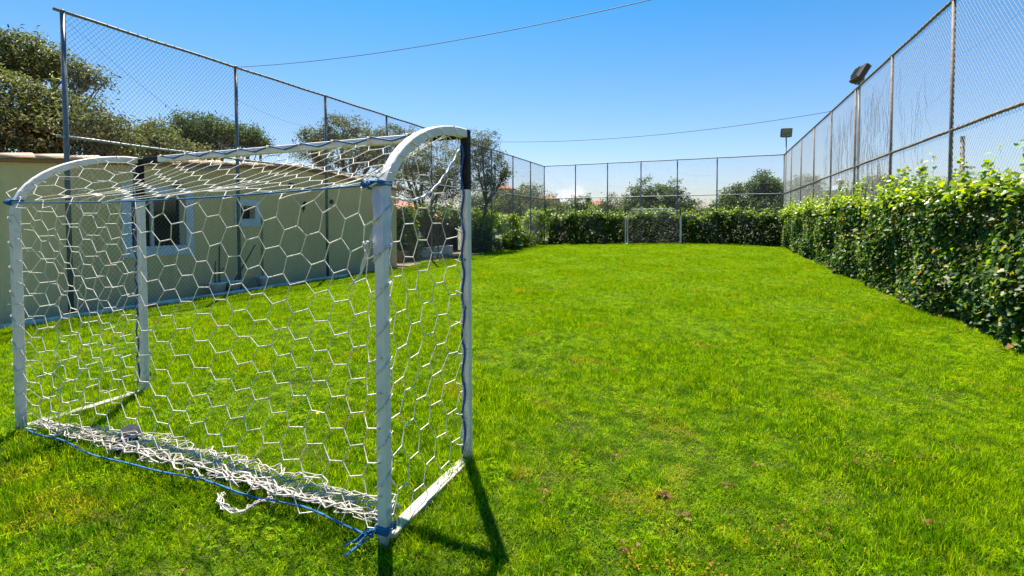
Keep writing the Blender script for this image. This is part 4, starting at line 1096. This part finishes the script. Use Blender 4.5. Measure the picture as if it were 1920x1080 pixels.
# short net loops that tie the side net to the front posts
for x in (G0, G1):
    for k in range(9):
        z = .12 + k * .19; s2 = 1 if x == G0 else -1
        rope('tie_loop', [(x - .002 - r * .25, GF - r - .012, z), (x - .01, GF - r - .05, z + .01), (x + s2 * .02, GF - .10, z + .025)], .0042, 'net', n=5)
# strands wrapped round the back posts
for x in (G0, G1):
    for k in range(10):
        z = .10 + k * .178; e_ = r + .006
        o_ = 1 if x == G1 else -1
        pts = [(x - o_ * e_, GB - e_, z - .012), (x + o_ * e_ * .1, GB - e_, z + .012), (x + o_ * e_, GB - e_, z + .035), (x + o_ * e_, GB - e_ * .6, z + .042), (x + o_ * e_ * .98, GB + e_ * .8, z + .07)]
        rope('tie_loop', pts, .0033, 'net', n=5)
# loops over the arches
for x in (G0, G1):
    for k in range(1, 7):
        th = math.pi / 2 * k / 8; cy_ = yy(D * math.sin(th)); cz_ = hz - .49 + .49 * math.cos(th); nrm = Vector((0, -math.sin(th), math.cos(th) * .6)).normalized(); e_ = r + .005
        tg = Vector((0, -nrm.z, nrm.y))
        c_ = Vector((x, cy_, cz_)); pts = [c_ - nrm * (e_ + .03) + Vector((-e_ * .3, 0, 0)), c_ - nrm * e_ * .9 + Vector((-e_, 0, 0)), c_ + nrm * e_ + Vector((-e_, 0, 0)) + tg * .01, c_ + nrm * e_ + Vector((e_, 0, 0)) + tg * .02, c_ - nrm * e_ * .9 + Vector((e_, 0, 0)), c_ - nrm * (e_ + .04) + Vector((e_ * .2, 0, 0))]
        rope('tie_loop', [tuple(p) for p in pts], .0032, 'net', n=5)
# pale cord slung between the right stanchion and the right front post, and the tape wound on the stanchion
pc = cat((G1 - .01, GB + .05, 1.64), (G1 - .01, GF - .06, hz - .10), .13, 30)
rope('pale_cord', [(p[0] + .004 * math.sin(k * 1.7), p[1], p[2] + .004 * math.cos(k * 1.7)) for k, p in enumerate(pc)], .0048, 'tape')
rope('pale_cord', [(p[0] + .004 * math.cos(k * 1.7), p[1] + .004, p[2] - .004 * math.cos(k * 1.7)) for k, p in enumerate(pc)], .0035, 'net')
b = MB(); e_ = r + .0035
zs = [1.70, 1.62, 1.54, 1.45, 1.36]; V = []; F = []
for i, z in enumerate(zs):
    for a_, c_ in ((-1, -1), (1, -1), (1, 1), (-1, 1)):
        wv = .002 * math.sin(i * 3 + a_); V.append(L(G1 + a_ * (e_ + wv), GB + c_ * (e_ + wv) + (.004 if i == 0 else 0), z + (.04 * a_ if i == 4 else 0)))
for i in range(4):
    for k in range(4): F.append((i * 4 + k, i * 4 + (k + 1) % 4, i * 4 + 4 + (k + 1) % 4, i * 4 + 4 + k))
b.add(V, F); b.build('tape_wrap', M['tape'], t)
# gathered strands pulled to the right stanchion
for k in range(6):
    p0 = Vector((G1 - .03 + .006 * k, GB - .05, 1.44 + .01 * k)); p1 = Vector((G1 - .075 - .014 * k, GB - .055, 1.31 - .022 * k))
    rope('gathered_strand', [tuple(p0.lerp(p1, j / 6) + Vector((.012 * math.sin(j + k), 0, -.03 * math.sin(math.pi * j / 6)))) for j in range(7)], .0026, 'net', n=5)
rope('knot', [(G1 - .045 + .014 * math.cos(k * 1.2), GB - .055 + .012 * math.sin(k * 1.5), 1.41 + .018 * math.sin(k * .8)) for k in range(20)], .0055, 'net')
# slack net lying in folds on the grass behind the goal line
pp0, pp1, pr_ = [], [], []
def fold(u, v):
    # v runs 0..1.1 across the slack and is crumpled into a narrow heap
    f = abs((v * 5.2) % 2 - 1); wd = .05 + .16 * min(1, max(0, (u - G0 - .35) / .8)) * (1 - .35 * max(0, (u - G0 - 2.2)))
    y = GB + .02 + wd * f + .03 * math.sin(u * 7 + v * 9) + .02 * math.sin(u * 23 + v * 31)
    z = .03 + .028 * abs(math.sin(v * 7.7 + u * 5)) + .010 * math.sin(u * 31 + v * 13) + .015
    return tuple(L(u + .03 * math.sin(v * 17 + u * 3), y, max(z, .02)))
a0, a1, rf_ = hexnet(G0 + .12, G1 - .04, 0, 1.05, .062, fold, jit=.022)
V, F = bars(a0, a1, rf_ * .0024, 5); hp = link('slack_net', mesh_np('slack_net', V, F, M['net_dirty'], smooth=True), t)
# long twisted hems in the heap, and the loop that has slipped out over the rope
for k in range(9):
    x0 = G0 + .5 + .22 * k; x1 = min(x0 + random.uniform(.6, 1.2), G1 - .06); o0 = random.uniform(-.02, .2); o1 = random.uniform(-.02, .06)
    pts = []
    for j in range(22):
        q = j / 21; pts.append((x0 + (x1 - x0) * q, GB + .0 + o0 + (o1 - o0) * q + .018 * math.sin(j * 1.3 + k) , .06 + .025 * abs(math.sin(j * .9 + k * 2))))
    rope('net_hem', pts, .0036 + .001 * (k % 3), 'net_dirty')
lp_ = [tuple(at_z(a_, c_, .035)) for a_, c_ in ((412, 920), (409, 934), (418, 946), (436, 953), (452, 955), (466, 944), (480, 936), (500, 930), (512, 936))]
lp_ = [(p_[0], p_[1], .05) for p_ in lp_]
for k in range(6):
    rope('net_hem', [(p[0] + .012 * math.sin(i * 2.1 + k * 2), p[1] + .015 * math.cos(i * 1.7 + k * 1.6), p[2] + .008 * math.sin(i * 2.9 + k)) for i, p in enumerate(lp_)], .0028, 'net_dirty')
# loose blue ends at the foot of the right stanchion
for k in range(5):
    a_ = random.uniform(-2.9, -1.6); rope('rope_end', [(G1 - .02, GB - .035, .075), (G1 - .03 + .03 * math.cos(a_), GB - .06, .085 - .01 * k), (G1 - .04 + .07 * math.cos(a_), GB - .06 + .06 * math.sin(a_), .03), (G1 - .05 + .11 * math.cos(a_), GB - .06 + .12 * math.sin(a_), .01)], .004, 'rope')
for dz in (0, .013, .026): 
    e2 = r + .007; rope('knot', [(G1 + e2 * a_, GB + e2 * c_, .055 + dz) for a_, c_ in ((-1, -1), (1, -1), (1, 1), (-1, 1), (-1, -1))], .0075, 'rope')
# knots along the crossbar
for k in range(9):
    x = G0 + .35 + (G1 - G0 - .45) * k / 9
    rope('knot', [(x + .012 * math.cos(j * 1.3), GF - r - .012 + .006 * math.sin(j), hz + .018 + .010 * math.sin(j * 1.1)) for j in range(12)], .004, 'net', n=5)
# rust chips on the paint
chip = mat('rust_chip', (.05, .03, .025), .9)
for (x, y, fx_, zs_) in ((G1, GB, .3, (.62, .66, .72, .88, .92, 1.02, .70)), (G1, GF, .2, (1.28, .98, .72, 1.281, .985))):
    for i, z in enumerate(zs_):
        b = MB(); s_ = random.uniform(.003, .007); c_ = L(x + fx_ * r + .004 * (i % 3), y - r - .0012, z)
        V = [c_ + Vector((s_ * math.cos(a_) * random.uniform(.6, 1.2), 0, s_ * 1.4 * math.sin(a_) * random.uniform(.6, 1.2))) for a_ in np.linspace(0, 6.283, 8)[:-1]]
        V += [v + Vector((0, .0015, 0)) for v in V]; b.add(V, [tuple(range(7))] + [(k, (k + 1) % 7, 7 + (k + 1) % 7, 7 + k) for k in range(7)]); b.build('rust_chip', chip, t)

goal('far_goal', 'small white goal with black corner sleeves standing before the far hedge', -4.42, -1.56, 26.9, 27.65, 1.92, .19, 'net_shaded', .0030, detail=False)

# dark scrap under the near net
q = at_z(240, 822, 0); b = MB(); V = []; F = []
pl = [(-.22, .05), (-.16, .09), (-.05, .075), (.04, .04), (.12, .0), (.2, -.06), (.16, -.11), (.07, -.09), (-.02, -.05), (-.12, -.03), (-.2, .0)]
for z in (0, .018): V += [(p_[0], p_[1], z + .01 * math.sin(p_[0] * 20)) for p_ in pl]
n = len(pl); F = [tuple(range(n - 1, -1, -1)), tuple(range(n, 2 * n))] + [(k, (k + 1) % n, n + (k + 1) % n, n + k) for k in range(n)]
b.add(V, F); o = b.build('flat_stone', mat('slate', (.018, .02, .03), .9, (.035, .038, .05), 20, bump=.4, spec=.1), None, False, (q.x, q.y, .012)); o.rotation_euler = (0, 0, R(-18))
tag(o, 'flat dark grey slab lying on the grass under the near net', 'slab')

# fallen leaves and small flowers
def litter(name, label, n, size, m_, region, hz_=.035, cluster=None):
    if cluster is None: X = rng.uniform(region[0], region[1], n); Y = rng.uniform(region[2], region[3], n)
    else:
        k = rng.integers(0, len(cluster), n); cl_ = np.array(cluster)[k]; X = cl_[:, 0] + rng.normal(0, cl_[:, 2]); Y = cl_[:, 1] + rng.normal(0, cl_[:, 2])
    C = np.stack([X, Y, lawn_z(X, Y) + hz_ * rng.uniform(.5, 1.1, n)], -1)
    V, F, k = leaf_lobed(C, np.tile([0, 0, 1.], (n, 1)), size, .35)
    return tag(link(name, mesh_np(name, V, F, m_, np.repeat(rng.uniform(0, 1, n), k))), label, name.replace('_', ' '), kind='stuff')
M['dead'] = leaf_mat('dead_leaf', [(0, (.06, .022, .015)), (.6, (.15, .07, .035)), (1, (.26, .15, .08))], (1, .8, .6), .2, .9, .03)
cs = []
for (px, py, s_) in ((1360, 910, .03), (1240, 926, .02), (1070, 855, .05), (1160, 850, .05), (1190, 662, .05), (1730, 862, .03), (1175, 1030, .03), (1600, 870, .06), (1275, 965, .03), (1560, 1000, .05), (1745, 985, .02), (1420, 870, .03), (1020, 930, .03), (1800, 845, .04)):
    q = at_z(px, py, 0); cs.append((q.x, q.y, s_))
litter('fallen_leaves', 'brown fallen leaves in small clusters on the lawn', 210, .017, M['dead'], None, .04, cs)
litter('dry_leaves', 'pale and brown dry leaves sprinkled over the lawn', 420, .014, M['dead'], (-3.5, 3.2, .9, 12), .035)
cs = [(3.22, y_, .10) for y_ in np.linspace(4.5, 26, 40)]
litter('hedge_litter', 'dry leaves shed along the foot of the right hedge', 380, .035, M['dead'], None, .03, cs)
M['yellowleaf'] = leaf_mat('yellowed_leaf', [(0, (.26, .24, .01)), (.6, (.36, .24, .02)), (1, (.30, .12, .02))], (1.3, 1.1, .5), .4, .9, .03)
cs = []
for (px, py, s_) in ((1430, 1010, .09), (1610, 880, .10), (1640, 870, .08), (1250, 1060, .06), (1190, 1050, .04), (1500, 990, .08), (1320, 1065, .05), (760, 780, .05)):
    q = at_z(px, py, 0); cs.append((q.x, q.y, s_))
litter('yellowed_weeds', 'yellowing weed leaves in patches of the lawn', 330, .011, M['yellowleaf'], None, .034, cs)
q = at_z(594, 774, 0.03); fl = thing('yellow_flower', 'single small yellow flower in the grass inside the near goal', 'flower', (q.x, q.y, -.02))
b = MB(); b.tube([(0, 0, 0), (.004, 0, .055)], .0015, 5); b.build('stem', M['broad'], fl)
b = MB()
for k in range(10):
    a_ = k * .628; c_, s_ = math.cos(a_), math.sin(a_); b.add([(.002 * c_, .002 * s_, .055), (.008 * c_ - .004 * s_, .008 * s_ + .004 * c_, .058), (.016 * c_, .016 * s_, .060), (.008 * c_ + .004 * s_, .008 * s_ - .004 * c_, .058)], [(0, 1, 2, 3)])
b.build('petal', mat('yellow_petal', (.75, .6, .01), .6), fl)
